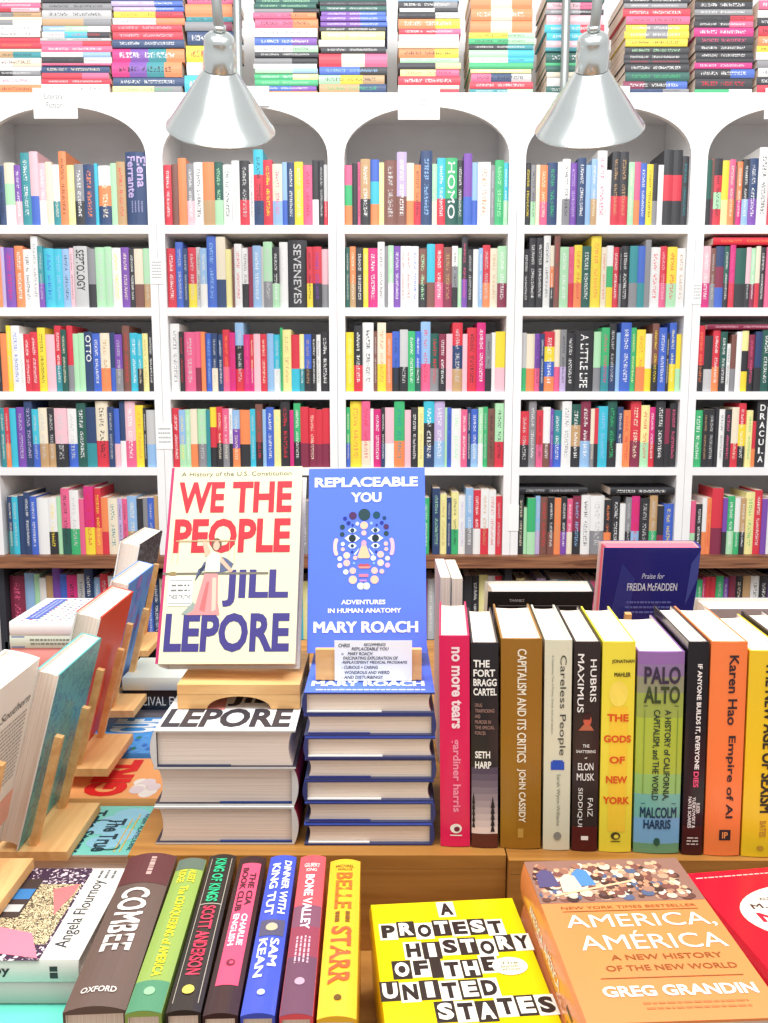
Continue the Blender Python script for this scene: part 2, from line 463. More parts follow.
# ------------------------------------------------------------------ books on the shelves
# per shelf: 'COLOURS*PRINT:width:height:title'
ROWS = {
 (0,0): "N:30 CR/LG/W:48 V/LP:30 T:42:69 LP/B:38:70 LP/W:32 CR:30 W/T:32 O:34:70 LY:32 S/K:42 N*O:50 C:14 W/O/N:60 LG:26 TN*R:40 N*LV:98:70:Elena Ferrante",
 (0,1): "LV:16 V*MG:44 O:40 W*K:38 W*S:32:70 T/V:24 C*B:46 C*LB:40 LB:36 LP:18 LS*K:62::SEPTOLOGY S/K:34 LG*LS:48 LG:30 W*Y:42 V:36 K*W:26 CR/BR:40 LG/TN:32",
 (0,2): "Y:20:66 W*B:40:66 W:18 R*W:30 R*W:34 Y*K:36:64 LP:42 R/T*W:30:66 DG:26:62 R/S:28:66 LG:24 LG:28 N*W:40:60:OTTO B:36 CR/O*TN:44 N/B:24 V/S:34 BR*R:34:66 C*W:36 C/K:24 LY*TN:26 K*W:24",
 (0,3): "R/O:22 C:30 V:38 N*LV:38:66 C/B:30 CR/TN:40 K/TN:34 LP/K:58 W/B:44 DG*W:44:64 N/T:46 CR/R*K:58:68 N:28 B/LP:26 N/W:26:66 LP/P*W:48:68 Y*O:38:62 K:14 LS/LB:46",
 (0,4): "N/T:22 C:28 N:30 N*W:30:64 B:30 W:54 W/K*Y:40 LG:24 P/DG:40:68 W/G:44:66 P:24 MG/Y*R:46:70 R/O*Y:34:68 O/R:32 CR*T:46 LV*K:22 P:24 LB/TN:46 K:28 S:24 B:30 TN:24",
 (1,0): "R*W:30 BR:28 O:34:64 S/LP:30 W*K:38 O/TN:48 DG/LG*LG:34 W*DG:36 W*LG:32:62 K/R:40:62 W:20 C/R/N:40:72 R*Y:38:62 CR/LB*P:40 LB/B:20 N*W:30:60 Y:36 P*R:38 K/W:26:62 K:22:62 LS/R:16",
 (1,1): "R*W:34 B:30:64 N:20 R/Y:34 LS:18 LB/W:26 B*LB:38:71 CR/N:38:69 LY:26 BR:10 W*R:30:62 W/K:26 M:18 LB*W:34 LS:10 LG/S:36:64 K/LG*W:28 W:34:64 K*LS:78:66:SEVENEVES R/Y:24 R/K*V:36 LP/S:28",
 (1,2): "W*S:40:68 K*R:18 P:46 P/M:26 O:18 B*LB:26 N/CR:24 N:22 R/P*O:28:62 MG*R:24 LB/K/R:36:69 MG*P:26 R/MG:16 LP:28 R:26 LB:28 C/W:28 G:10:64 LY*TN:36:62 R/C:34 LY/T:20 B/K*TN:30 K:20 W*K:18 K*W:36",
 (1,3): "R*W:28 LB/LG*Y:26 LG:20 CR/O:28 LG/S:36 T:16 Y/R/K:28 R/K:24 P/S:26 W/K:14 LB/V/O:30 O/K:42 C:22 BR/K*R:30:63 LB:14 B*W:32 LY*LG:28 K*R:38:66 MG:16 G/K*W:28:64 R/M:32 R/M:30 R/M:28 R/M:30",
 (2,0): "P/G/O:30 K:22 P:12 TN/K*W:40:63 B/C/O:36:63 LY:20 BR*LS:52:62 LV/BR:40:70 CR/O:30 O/R:28 N*LB:46:71 LG/CR:20 C/R:34:64 G/DG*W:48:64:HOMO K/DG*W:26:62 V/B:34:68 LB/B:24:60 W*O:52:60 S:18 G*LG:36:62 C/LG:18",
 (2,1): "DG:18 O/TN:24 K*W:30 Y:20 MG*W:38:58 W*K:28:64 S:14 LG/W:22 V*W:28 W*R:20 W*R:24 W*B:28 BR/K*LG:34 C/BR:32:62 R/P*W:34:62 BR/M*TN:34 W/S/K:24:60 LG:16 K/V*P:22:70 K:24 W:22 LB:16 R/O:30:61 CR*TN:30 LG/M*W:36:60",
 (2,2): "Y*LY:34 K/R*W:36:66 W*K:46:69 BR:16 CR/Y*O:36:69 O:26 B/K*N:32 LS/K:34:62 G*W:30 B/DG*W:24 LB/P*R:40:70 DG/S*R:36 M/K*W:30 LP:26 R/N/TN:42:69 LP:20 R*K:40:64 MG*W:36:69 S/K:26 W:16 Y/LP:40",
 (2,3): "G/B:16 Y*O:48:67 P/CR*R:36:67 W:14 MG*W:32:58 K/N*W:16 LP/W:38 G/O*T:44:67 LP:26 K*W:30 LY*TN:24 C/K/N*W:44:67 LV/LB*W:44:66 LG:10 B:18 W*LG:40 P*W:26 N:16 B/LB*W:30 LG/W:20 G:20 BR*K:30 LG/R*K:36:64",
 (2,4): "N*LG:34:68 LY*TN:30:62 N:22 LY/G*K:32:64 W*LV:32 LB/S:34:68 R/W*W:34:66 W/R*TN:36:67 W*R:32:66 R:28:60",
 (3,0): "K*Y:24 S/LG:20 CR:16 O/P:32 N*G:40:60 W:20 W/S*K:32:63 V*LV:30 N*W:34:64 LB:22 LB/TN:24:63 W*P:40:71 W:20:53 K/R*TN:32:70 K/R*TN:36:70 LG:24 P/O:26 B*W:26 Y*K:26 K/S:20 W:22 K/R/K:40:72 K/R/K:38:72 K*T:26:66",
 (3,1): "K*W:24 K*W:30:68 K*W:28:68 W*K:28:70 CR/O/K:16 BR*R:24:71 LG*W:36:59 P/R*R:24 Y/O*R:32:61 DG*W:38:60 Y*O:42:71 CR*R:22 W/G/Y:26 R*W:26:59 K/S:10 K*W:32:60 T/S:34 B/T:30 S:24:66 W*R:40:59 R/P*LP:28:60 Y/LG*R:40:59 W*TN:34",
 (3,2): "LS/G:22:59 CR/O:36 V/P:22 N*W:18 R/Y/B/O:44:60 CR/P:26:62 S/LV:26:62 K*W:36:59 K*W:84:61:A_LITTLE_LIFE LG/S:32:60 G/T*MG:34:64 K/N:32:68 LB:18 B*W:44:69 G*LY:24:64 Y/O*O:38:62 W/Y:30 BR/K*Y:28:68 B*W:34:64 K:14 B/Y*LY:30:69 Y/LG:20",
 (3,3): "R/K:36:56 S*W:30:66 R/P:26:57 W/BR:30 V:12 T/B*W:34:57 W*S:38:68 DG/TN/K*W:38:63 M/LB*W:40:66 CR/S:16 R/K:14 C*LB:38:61 DG/K*G:38:68 N/W:24 O*R:32:57 R/M:42:68 LY/LG*R:34:62 MG/R*W:24:60 K*W:38:66 M/K:20 K*P:30:64",
 (3,4): "K:24:62 LG:14:48 G/LG:34:58 LB/LV:20 BR*R:32 K/BR*W:26 O*TN:28:58 K/V*W:26 P/CR:24 M/K*LB:34:60 W*K:38:61 W/S:60:60 K/O*O:30:56 K*W:34:60 W:24:52 S/K:24 MG/LB*R:34:60 K*LS:40:58 TN/G:34:61 K/M:26:50 B*Y:40:52",
 (4,0): "DG/K:30:62 BR/M:20:64 K/R/LG/R:45:64 Y/LY:38:62 P/O:36:63 BR:10 O/MG*W:32:61 K/LB*W:36:63 N/V*W:50:64 W*K:60:74 R:40 T:40 K*W:40 P:38 LB:38",
 (4,1): "LP/MG*W:50:60 BR/S:30:58 N/M/B:50:60 DG/K*W:30:60 MG/R*P:32:61 DG/K:66:58 LP/K:28 LG/M:26 CR/R:26:60 K*W:30 P:40 B:40 W:30 K:40 R:40",
 (4,2): "R/K*O:40:66 K/LS:50:56 R/O*W:42:62 DG/K*W:40:60 W:24:48 BR/S:30:57 W:32:60 LY/K/Y:40:61 M/K*P:36:57 N/K:40:60 DG*W:50:62 K:40 R:40 W:40 LB:34",
 (4,3): "G*W:54:57 K*TN:30:58 K*LS:44:58 K:20 W*K:34:58 K*P:40:58 CR/R:42:60 R/Y/K*W:44:64 LY*G:36:57 R/O:28:46 K*W:60:66:DRACULA W:40 C:40 O:40",
 (4,4): "P/LG:28:55 K:28:52 W/O:22:58 O*R:22:58 R/M:50:68 V/K:20:58 G/LG*W:34:60 W/G:24:58 TN/K*W:24:58 LY*G:40:64 R*W:34:66 V:26:57 W:30 K:30 R:30",
}
SCALE = {0: 4.52, 1: 4.04, 2: 4.04, 3: 4.04, 4: 5.68}
PPM = 295.0
specs = []   # every upright shelved book
def parse(tok):
    p = tok.split(':'); c = p[0]; tx = None
    if '*' in c: c, tx = c.split('*')
    return c.split('/'), tx, float(p[1]), (float(p[2]) if len(p) > 2 and p[2] else None), (p[3].replace('_', ' ') if len(p) > 3 else None)
TAIL = []
KEYF = "N*LV:98:70:Elena Ferrante"
for (bay, row), st in ROWS.items():
    st = st.replace('Elena Ferrante', 'Elena_Ferrante')
    toks = [parse(t) for t in st.split()]
    xl, xr = DIV[bay] + DW + 0.002, DIV[bay + 1] - DW - 0.002
    sc = SCALE[bay]
    if (bay, row) in ((2, 4), (3, 4), (4, 4)): sc = 4.27
    ws = [t[2] / sc / PPM for t in toks]
    if (bay, row) == (2, 4): xl = xr - (0.248)
    if bay in (1, 2, 3):
        f = (xr - xl) / sum(ws); ws = [w * f for w in ws]; x = xl
    elif bay == 0:
        x = xr - sum(ws)
        while x > xl + 0.02:
            toks.insert(0, (random.choice(['R', 'W', 'K', 'T', 'LB', 'O']).split(), None, 30, None, None)); w = random.uniform(0.016, 0.03); ws.insert(0, w); x -= w
        while x < xl: x += ws.pop(0); toks.pop(0)
    else:
        x = xl
    ppm = PPM * (0.985 if row < 2 else 0.99) * (0.975 if row > 2 else 1)
    vis = 0
    rs = []
    for t, w in zip(toks, ws):
        if x + w > xr + 1e-4: break
        hp = t[3] if t[3] else random.uniform(57, 60.5)
        zb = SHZ[row] if row < 4 else LEDGE_T
        if row: hp = min(hp, (SHZ[row - 1] - TH - zb - 0.006) * ppm)
        px = 384 + (x + w / 2) / (D / (CP + 0)) * FPX * 1.0
        seen = -0.008 < 0 or True
        # seen inside the picture?
        dd = Vector((x + w / 2, D, zb + 0.1)); q = dd.y * CP - (dd.z - CAM_Z) * SP
        ipx = 384 + FPX * dd.x / q
        rs.append(dict(bay=bay, row=row, x=x, w=w, h=hp / ppm, c=t[0], tx=t[1], title=t[4], z=zb, seen=(-2 < ipx < 770), ipx=ipx))
        x += w
    if bay == 4 and xr - x > 0.02: TAIL.append((row, x + 0.0005, xr))
    n = 0
    for r in rs:
        if r['seen']: r['n'] = n; n += 1
    specs += rs
# upright books hidden behind the displayed covers, and the row under the ledge
def fill(bay, row, xa, xb, z, hmin=0.19, hmax=0.205):
    x = xa
    while x < xb - 0.012:
        w = min(random.uniform(0.016, 0.036), xb - x)
        specs.append(dict(bay=bay, row=row, x=x, w=w, h=random.uniform(hmin, hmax), c=[random.choice(list(PAL))], tx=random.choice(['W', 'K', None]), title=None, z=z, seen=False, ipx=0)); x += w
for row_, xa_, xb_ in TAIL: fill(4, row_, xa_, xb_, SHZ[row_] if row_ < 4 else LEDGE_T)
fill(1, 4, DIV[1] + DW + 0.002, DIV[2] - DW - 0.002, LEDGE_T)
fill(2, 4, DIV[2] + DW + 0.002, DIV[3] - DW - 0.252, LEDGE_T)
LOW = {0: ("M*P:16:52 LB/P:10:55 LG:6:54 W:7:50 TN:7:52 V:8:62 B:7:54 MG/K:11:53 LS:8:54 N*W:9:60 LB:7:50 R:9:54 W:6 K:8 T:8", 0),
       2: ("K:8:52 K*W:8:52 LY/O:9:53 W:8 R:7 K:9", 464), 4: ("MG:3:50 R:5:51 R:6:51 G:8:52 V:6:50 M:7 K:8 TN:8 W:9 K:9", 702)}
for bay, (st, px0) in LOW.items():
    Yb = D + 0.05; y_ = 600
    x = at(px0, y_, Y=Yb).x
    n = 0
    xa = DIV[bay] + 0.016; xb = DIV[bay + 1] - 0.016
    if x > xa + 0.02: fill(bay, 5, xa, x - 0.001, ZB, 0.21, 0.23)
    x = max(x, xa)
    for tk in st.split():
        c, tx, w, h, ti = parse(tk); w = w / 290.0
        hh = (h or 52) / 290 + 0.06
        q = at(px0, 580, Y=Yb)
        specs.append(dict(bay=bay, row=5, x=x, w=w, h=min(hh, 0.272), c=c, tx=tx, title=None, z=ZB, seen=True, n=n, ipx=px0)); n += 1; x += w
    fill(bay, 5, x + 0.001, xb, ZB, 0.21, 0.23)
fill(1, 5, DIV[1] + 0.016, DIV[2] - 0.016, ZB, 0.21, 0.23)
fill(3, 5, DIV[3] + 0.016, DIV[4] - 0.016, ZB, 0.21, 0.23)

def hazed(c, k=0.22, to=205):  # washed-out haze mixed into the book colours as pale grey
    c = pc(c); return tuple(int(v * (1 - k) + to * k) for v in c)

def small_book_geo(t, h, d, cols, tx, title=None, seed=0.0, hard=False):
    g = Geo()
    fr = {1: [1], 2: [0.6, 0.4], 3: [0.33, 0.34, 0.33], 4: [0.25] * 4}[len(cols)]
    if title: tx_ = None
    else: tx_ = tx
    yi, b = cover_geo(g, t, h, d, list(zip(fr, cols)), tx_, hard, 0.12, 'print', seed, 4 if t > 0.02 else 3)
    pages_geo(g, t, h, d, yi, b, hard)
    if title:
        F, B, S = surf(t, h, d, 0.12)
        col = pc(tx or 'W')
        if title == 'Elena Ferrante':
            text(g, S, 'Elena', 0.003 , h * .52, t * .44, h * .94, col, 0.02, 'd', 0.0006)
            text(g, S, 'Ferrante', -t * .4, h * .38, -0.002, h * .94, col, 0.02, 'd', 0.0006)
            scrib(g, S, -t * .3, h * .18, t * .3, h * .34, 4, (150, 150, 190), random.Random(3), 0.0006, 'd')
        elif title in ('DRACULA',):
            for i, ch in enumerate(title):
                z1 = h * (.95 - .13 * i); text(g, S, ch, -t * .26, z1 - h * .095, t * .26, z1, col, 0.02, '', 0.0007)
        else:
            lo = {'SEPTOLOGY': .28, 'OTTO': .5, 'HOMO': .1}.get(title, .06)
            wt = .2 if t > .05 else .3; text(g, S, title, -t * wt, h * lo, t * wt, h * .94, col, 0.01, 'd', 0.0007)
    return g

ROWN = ['top shelf', 'second shelf', 'third shelf', 'fourth shelf', 'fifth shelf', 'low shelf under ledge']
def cname(cols, tx=None):
    u = []
    for c in cols:
        if PNAME[c] not in u: u.append(PNAME[c])
    return ' and '.join(u[:2])
for s in specs: s['area'] = s['w'] * s['h'] * (1 if s['seen'] else 0) * (0.2 if s['row'] == 5 else 1)
order = sorted(range(len(specs)), key=lambda i: -specs[i]['area'])
indiv = set(order[:300])
rest = Geo()
Xa, Ya, Za = Vector((1, 0, 0)), Vector((0, 1, 0)), Vector((0, 0, 1))
for i, s in enumerate(specs):
    rr = random.Random(i * 13 + 5)
    gap = 0.0004
    t = s['w'] - gap; d = min(0.19, rr.uniform(0.125, 0.155) + (0.02 if s['h'] > .215 else 0))
    if s['row'] == 2 and s['bay'] == 3 and s['title']: d = 0.16
    g = small_book_geo(t, s['h'], d, [hazed(q, .16 if s['row'] < 2 else .08, 170) for q in s['c']], s['tx'] or (None if rr.random() < .45 else rr.choice(['W', 'LS', 'K', 'LS', 'CR'])), s['title'], rr.uniform(0, 90), t > 0.03)
    y = D + (0.006 if s['row'] < 5 else 0.045) + rr.uniform(0, 0.010)
    M = Matrix.Translation((s['x'] + s['w'] / 2, y, s['z'] + 0.0004))
    if i in indiv:
        o = g.build('upright_book'); o.matrix_world = M
        n = s['n']
        where = ROWN[s['row']]
        pos = '%s from left' % ORD[n]
        extra = ' titled %s' % s['title'].title() if s['title'] and s['title'] != 'Elena Ferrante' else (' with large lilac lettering' if s['title'] else '')
        if extra: lab = '%s book%s, %s on %s, %s bay' % (cname(s['c']), extra, pos, where, BAYN[s['bay']])
        else: lab = '%s book, %s on %s, %s bookcase bay' % (cname(s['c']), pos, where, BAYN[s['bay']])
        tag(o, lab, 'book', 'upright books on the bookcase shelves')
    else:
        rest.add(g, M)
o = rest.build('upright_books')
tag(o, 'the remaining thin upright books slotted between the others on the bookcase shelves', 'books', None, 'stuff')

# ------------------------------------------------------------------ books stacked flat on top of the bookcases
def flat_book_small(x0, x1, z0, th, yfront, cols, tx, name, label, group, d=0.15, tilt=0.0, seed=0.0, title=None):
    L = x1 - x0
    g = small_book_geo(th - 0.0006, L, d, cols, tx, title, seed, False)
    M = frame(Vector((x1, yfront, z0 + th / 2)), Za, Ya, -Xa)
    if tilt:
        c = Vector(((x0 + x1) / 2, yfront + d / 2, 0)); M = Matrix.Translation(c) @ Matrix.Rotation(tilt, 4, 'Z') @ Matrix.Translation(-c) @ M
    o = g.build(name); o.matrix_world = M
    tag(o, label, 'book', group); return o

STK = [
 (-30, 41, "O*BR:8 W*P:9 K/S*W:5 W:4 W/CR*BR:9 TN/T:6 CR:3 R*O:6 R:5 W*K:6 W*S:6 S/W:5 CR:3 S/TN*K:5 R/LP:4 P:5 W:5 S:6"),
 (41, 111, "W*S:9 R:5 R/P:6 N*CR:7 P:2 K/W:6 W/LB:5 P:6 P/R:5 LS:3 W/C/K*R:6 LB/LG/W:6 TN/S:7 LS*K:9 S*K:7 K:6 W:6 R:5"),
 (112, 184, "LY/S*G:7 N*W:9 MG/V/T/O:15 MG/V/T/O:14 N*W:8 R*LP:8 R*LP:7 W/O*S:7 Y/R:6 LV/B*W:5 LV/B*W:5 N:6 S:5 R:6"),
 (186, 234, "C/LB*W:18 W/O/W:13 Y/G*R:17 N*W:14 S/M:9 T:5 O:13 P:8 W:7"),
 (254, 318, "O:2 B/V*W:5 G*LG:6 G/LY:6 LG/LB:5 W:5 S/K:6 K*W:5 W/LG:7 B/V*W:8 W*S:9 P/O:9 P/O:6 S/K:4 DG*LG:5 DG*LG:5 DG:5 K:6 DG:5"),
 (320, 387, "TN/N*G:9 LG/Y/TN*K:9 B/K*LB:8 R/CR/P:14 K*W:6 W:7 LY*W:8 K*W:5 V/B*W:5 V/B*W:5 V/B*W:5 DG:5 K*S:5 DG:5 S:5 K:5"),
 (399, 460, "TN/R:4 CR:4 R*W:9 LY/P*R:7 K/LY:6 LG*S:5 O/Y:9 CR:7 W:7 R/P*W:6 O/Y:10 K/W:6 W/K:4 K/S*W:7 LB:6 W:5"),
 (470, 534, "T/LG*W:4 R:7 P/N/LS*K:9 LY:4 G:6 W/C:5 LG/C:8 K/T*W:5 G/LG:6 Y/LG*K:6 O/CR/O:12 O/CR/O:12 O/CR/O:13 Y:6"),
 (546, 605, "DG*W:7 W/K:9 CR:5 DG/K:6 G:3 DG*W:11 T:4 LP*W:7 C/R*W:8 C/R*W:8 LP:10 S/K:5 LP/P:7 DG:6 P:6"),
 (625, 690, "N/S:4 M/K/B*W:8 DG*G:9 K*W:8 K*R:4 K*W:6 K*LG:7 Y*K:8 Y/S/Y:7 Y/S/Y:7 P*BR:8 R*W:8 S*W:5 K*W:6 R:5"),
 (695, 754, "G/W:4 K*R:11 K/B*W:9 MG*W:6 K:4 K*W:7 K*W:7 K*P:8 MG*W:9 K/P*W:6 K/R:6 S*W:6 K*W:9 LY:4 K:6"),
 (758, 800, "R:8 K*W:8 W*K:9 S:8 W/O:8 Y:6 O*W:10 R:10 K:8 W:8 P:9"),
]
YS = D + 0.004
for si, (p0, p1, st) in enumerate(STK):
    z = ZT + 0.0008; ref = 92.5; n = 0
    rr = random.Random(si + 40)
    yy = 90.5
    for tk in st.split():
        c, tx, w, h, ti = parse(tk)
        yt = yy - w
        zt_ = at(384, yt, Y=YS).z
        th = max(0.007, zt_ - at(384, yy, Y=YS).z)
        a = at(p0 + rr.uniform(-1.5, 1.5), yy, Y=YS).x; b = at(p1 + rr.uniform(-2.5, 1), yy, Y=YS).x
        side = 'above the picture edge' if yt < 0 else ''
        lab = '%s book, %s up in %s stack from left atop bookcases' % (cname(c), ORD[n], ORD[si])
        flat_book_small(a, b, z, th, YS + rr.uniform(0, 0.006), [hazed(q) for q in c], tx or rr.choice([None, 'W', 'K']), 'stacked_book', lab,
                        'books stacked flat on top of the bookcases', 0.2, 0, rr.uniform(0, 90))
        z += th + 0.0003; yy = yt; n += 1
        if yy < -14: break

# flat books lying over upright rows
def over_row(p0, p1, bay, row, thpx, cols, tx, label):
    base = SHZ[row] if row < 4 else LEDGE_T
    yb = {0: 225, 1: 307.5, 2: 391.5, 3: 467.5, 4: 555}[row]
    xa = at(p0, yb - 65, Y=D).x; xb = at(p1, yb - 65, Y=D).x
    xb = min(xb, DIV[bay + 1] - DW - 0.003); xa = max(xa, DIV[bay] + DW + 0.003)
    top = max(s['h'] for s in specs if s['bay'] == bay and s['row'] == row and s['x'] < xb and s['x'] + s['w'] > xa)
    flat_book_small(xa, xb, base + top + 0.0012, thpx / PPM, D + 0.006, cols, tx, 'horizontal_book', label, None, 0.14, 0, 4.0)
over_row(519, 588, 3, 4, 7, ['K'], 'LS', 'black book laid flat across the left upright books, fifth shelf, fourth bay')
over_row(611, 682, 3, 4, 8, ['K'], 'W', 'black book laid flat across the right upright books, fifth shelf, fourth bay')
over_row(714, 790, 4, 1, 7, ['R'], 'O', 'red book laid flat across the upright books, second shelf, far right bay')
over_row(708, 790, 4, 2, 5, ['M'], 'LP', 'maroon book laid flat across the upright books, third shelf, far right bay')

# ------------------------------------------------------------------ cards and notes on the bookcases
def card(name, x0, x1, y0, y1, lab, cat, lines, Yp=D - 0.006, fold=True):
    a = at(x0, y1, Y=Yp); b = at(x1, y0, Y=Yp)
    w, h = b.x - a.x, b.z - a.z
    g = Geo(); g.box((0, 0, 0), (w, 0.0012, h), 'paper')
    if fold: g.box((0, 0.0012, h - 0.0012), (w, 0.004, h), 'paper')
    S = lambda u, v, l=0: Vector((u, -l, v))
    for (kind, arg, u0, v0, u1, v1) in lines:
        if kind == 't': text(g, S, arg, u0 * w, v0 * h, u1 * w, v1 * h, (120, 120, 120), 0.0, '', 0.0004)
        else: scrib(g, S, u0 * w, v0 * h, u1 * w, v1 * h, arg, (186, 186, 186), random.Random(int(x0)), 0.0004)
    o = g.build(name); o.location = a
    return tag(o, lab, cat)
card('sign_card', 34, 76.5, 88, 118.5, 'white card reading Literary Fiction on the far left bookcase top', 'card',
     [('t', 'Literary', .26, .58, .68, .82), ('t', 'Fiction', .3, .34, .66, .54)])
card('sign_card', 243, 269, 86, 106, 'small white card behind the left lamp shade on bookcase top', 'card', [('s', 2, .5, .4, .8, .7)])
card('sign_card', 398, 440, 86, 119.5, 'white card hanging at the top of the middle bookcase', 'card', [('s', 2, .3, .38, .7, .68)])
card('sign_card', 600, 630, 86, 107, 'small white card behind the right lamp shade on bookcase top', 'card', [('s', 2, .5, .4, .8, .7)])
card('sign_card', 764, 800, 88, 119, 'white card at the top of the far right bookcase', 'card', [('s', 2, .3, .4, .7, .7)])
card('paper_note', 151, 162, 258, 284, 'small printed note taped between far left and second bookcases, upper one', 'note', [('s', 6, .1, .2, .9, .9)], fold=False, Yp=D - 0.002)
card('paper_note', 157, 172, 424, 449, 'small printed note taped between far left and second bookcases, lower one', 'note', [('s', 4, .1, .2, .9, .9)], fold=False, Yp=D - 0.002)
card('paper_note', 508, 519, 505, 531, 'blank white note taped between middle and fourth bookcases', 'note', [], fold=False, Yp=D - 0.002)
card('paper_note', 692, 702, 282, 304, 'small printed note taped between fourth and far right bookcases', 'note', [('s', 5, .1, .2, .9, .9)], fold=False, Yp=D - 0.002)

# ------------------------------------------------------------------ gooseneck lamps fixed to the bookcase fronts
def lamp(px, base_px, label):
    C = at(px, 129, Y=2.60); tl = math.radians(35)
    ax = Vector((0.11 if px < 384 else -0.11, -math.sin(tl), math.cos(tl))).normalized()
    root = empty('gooseneck_lamp', Matrix.Translation(C), label, 'lamp', 'gooseneck lamps on the bookcases')
    yy = ax.cross(Vector((1, 0, 0))).normalized(); xx = yy.cross(ax)
    def lathe(prof, mat, name, seg=40, th=0.0):
        g = Geo(); b = 0
        for (r, z) in prof:
            for k in range(seg):
                q = 2 * math.pi * k / seg
                g.V.append(xx * (r * math.cos(q)) + yy * (r * math.sin(q)) + ax * z)
        for i in range(len(prof) - 1):
            for k in range(seg):
                k2 = (k + 1) % seg
                g.face([i * seg + k, i * seg + k2, (i + 1) * seg + k2, (i + 1) * seg + k], mat)
        return g.build(name, root, smooth=True)
    R = 0.149
    shade = [(R, 0.0), (R + 0.003, 0.002), (R + 0.001, 0.006), (R - 0.006, 0.012), (0.105, 0.068), (0.07, 0.118), (0.046, 0.152), (0.043, 0.156), (0.0415, 0.153), (0.068, 0.115), (0.103, 0.066), (R - 0.010, 0.010), (R - 0.001, 0.0)]
    lathe(shade, 'steel', 'lamp_shade')
    neck = [(0.0435, 0.1565), (0.0435, 0.20), (0.0415, 0.202), (0.0415, 0.226), (0.038, 0.238), (0.028, 0.246), (0.0135, 0.25)]
    lathe(neck, 'steel', 'socket_cup')
    lathe([(0.002, 0.03), (0.025, 0.04), (0.034, 0.065), (0.028, 0.095), (0.018, 0.125), (0.016, 0.16)], 'bulb_glass', 'bulb', 24)
    g = Geo(); P0 = ax * 0.248; zf = ZT - 0.035 - C.z
    bx = at(base_px, 92, Y=D - 0.035).x - C.x; by = D - 0.035 - C.y
    pts = [P0, P0 + ax * 0.05, P0 + Vector((0, -0.045, 0.12)), P0 + Vector((0, -0.052, 0.25)), P0 + Vector((0, -0.05, 0.4))]
    for q in pts[1:]: q.x = P0.x
    top = P0.z + 0.55
    for i in range(9):
        a = math.pi * i / 8; cy = (by + P0.y - 0.05) / 2; ry = (by - P0.y + 0.05) / 2
        pts.append(Vector((P0.x + (bx - P0.x) * (1 - math.cos(a)) / 2, cy - ry * math.cos(a), top + 0.16 * math.sin(a))))
    pts += [Vector((bx, by, top - 0.2)), Vector((bx, by, zf + 0.05)), Vector((bx, by + 0.006, zf + 0.01)), Vector((bx, by + 0.018, zf - 0.003)), Vector((bx, by + 0.03, zf - 0.004))]
    # smooth the path
    for _ in range(2):
        q = [pts[0]]
        for i in range(len(pts) - 1): q += [pts[i] * .75 + pts[i + 1] * .25, pts[i] * .25 + pts[i + 1] * .75]
        q.append(pts[-1]); pts = q
    g.tube(pts, 0.0135, 'grey_metal', 14); g.build('pipe_arm', root, smooth=True)
    g = Geo(); g.tube([P0 + ax * 0.004, P0 + ax * 0.016], 0.0175, 'steel', 16); g.build('collar', root, smooth=True)
    g = Geo(); g.tube([Vector((bx, D - C.y - 0.0095, zf - 0.004)), Vector((bx, D - C.y - 0.0005, zf - 0.004))], 0.034, 'grey_metal', 24); g.build('wall_flange', root)
lamp(221, 239, 'brushed aluminium gooseneck lamp with cone shade, left of the two')
lamp(589, 564, 'brushed aluminium gooseneck lamp with cone shade, right of the two')

# ------------------------------------------------------------------ display table
RZ = 0.905; BINZ = 0.79; LZ = 0.82
root = empty('display_table', Matrix.Translation((0.1, 1.1, 0)), 'wooden display table whose tray holds the nearest books', 'table')
g = Geo(); g.box((-1.3, -0.62, BINZ - 0.03), (1.1, 0.75, BINZ), 'table_wood'); g.build('table_top', root)
g = Geo(); g.box((-1.26, -0.58, 0.12), (1.06, 0.71, BINZ - 0.0305), 'table_wood'); g.build('cabinet_body', root)
g = Geo(); g.box((-1.2, -0.54, 0.0005), (1.0, 0.67, 0.1195), 'dark_panel'); g.build('plinth', root)
XL = -0.285; XS = at(508, 860, Z=RZ).x
def riser(xa, xb, ya, yb, z, name, label, z0=BINZ):
    root = empty(name, Matrix.Translation(((xa + xb) / 2, ya, z0)), label, 'display riser')
    hx = (xb - xa) / 2
    g = Geo(); g.box((-hx, 0, z - z0 - 0.016), (hx, yb - ya, z - z0), 'table_wood'); g.build('riser_top', root)
    g = Geo(); g.box((-hx, 0.0, 0.0005), (hx, 0.018, z - z0 - 0.0165), 'table_wood'); g.build('front_board', root)
    for sx in (-1, 1):
        g = Geo(); a, b = sorted((sx * hx, sx * (hx - 0.018))); g.box((a, 0.0185, 0.0005), (b, yb - ya, z - z0 - 0.0165), 'table_wood'); g.build('side_board', root)
riser(XL, XS - 0.0008, 0.916, 1.76, RZ, 'display_riser', 'wooden display riser under the two book stacks')
riser(XS + 0.0008, 1.1, 0.905, 1.76, RZ, 'display_riser', 'wooden display riser under the upright colourful hardcovers')
riser(-1.15, XL - 0.002, 0.52, 1.76, LZ, 'display_riser', 'low wooden display riser under the leaning books at left')

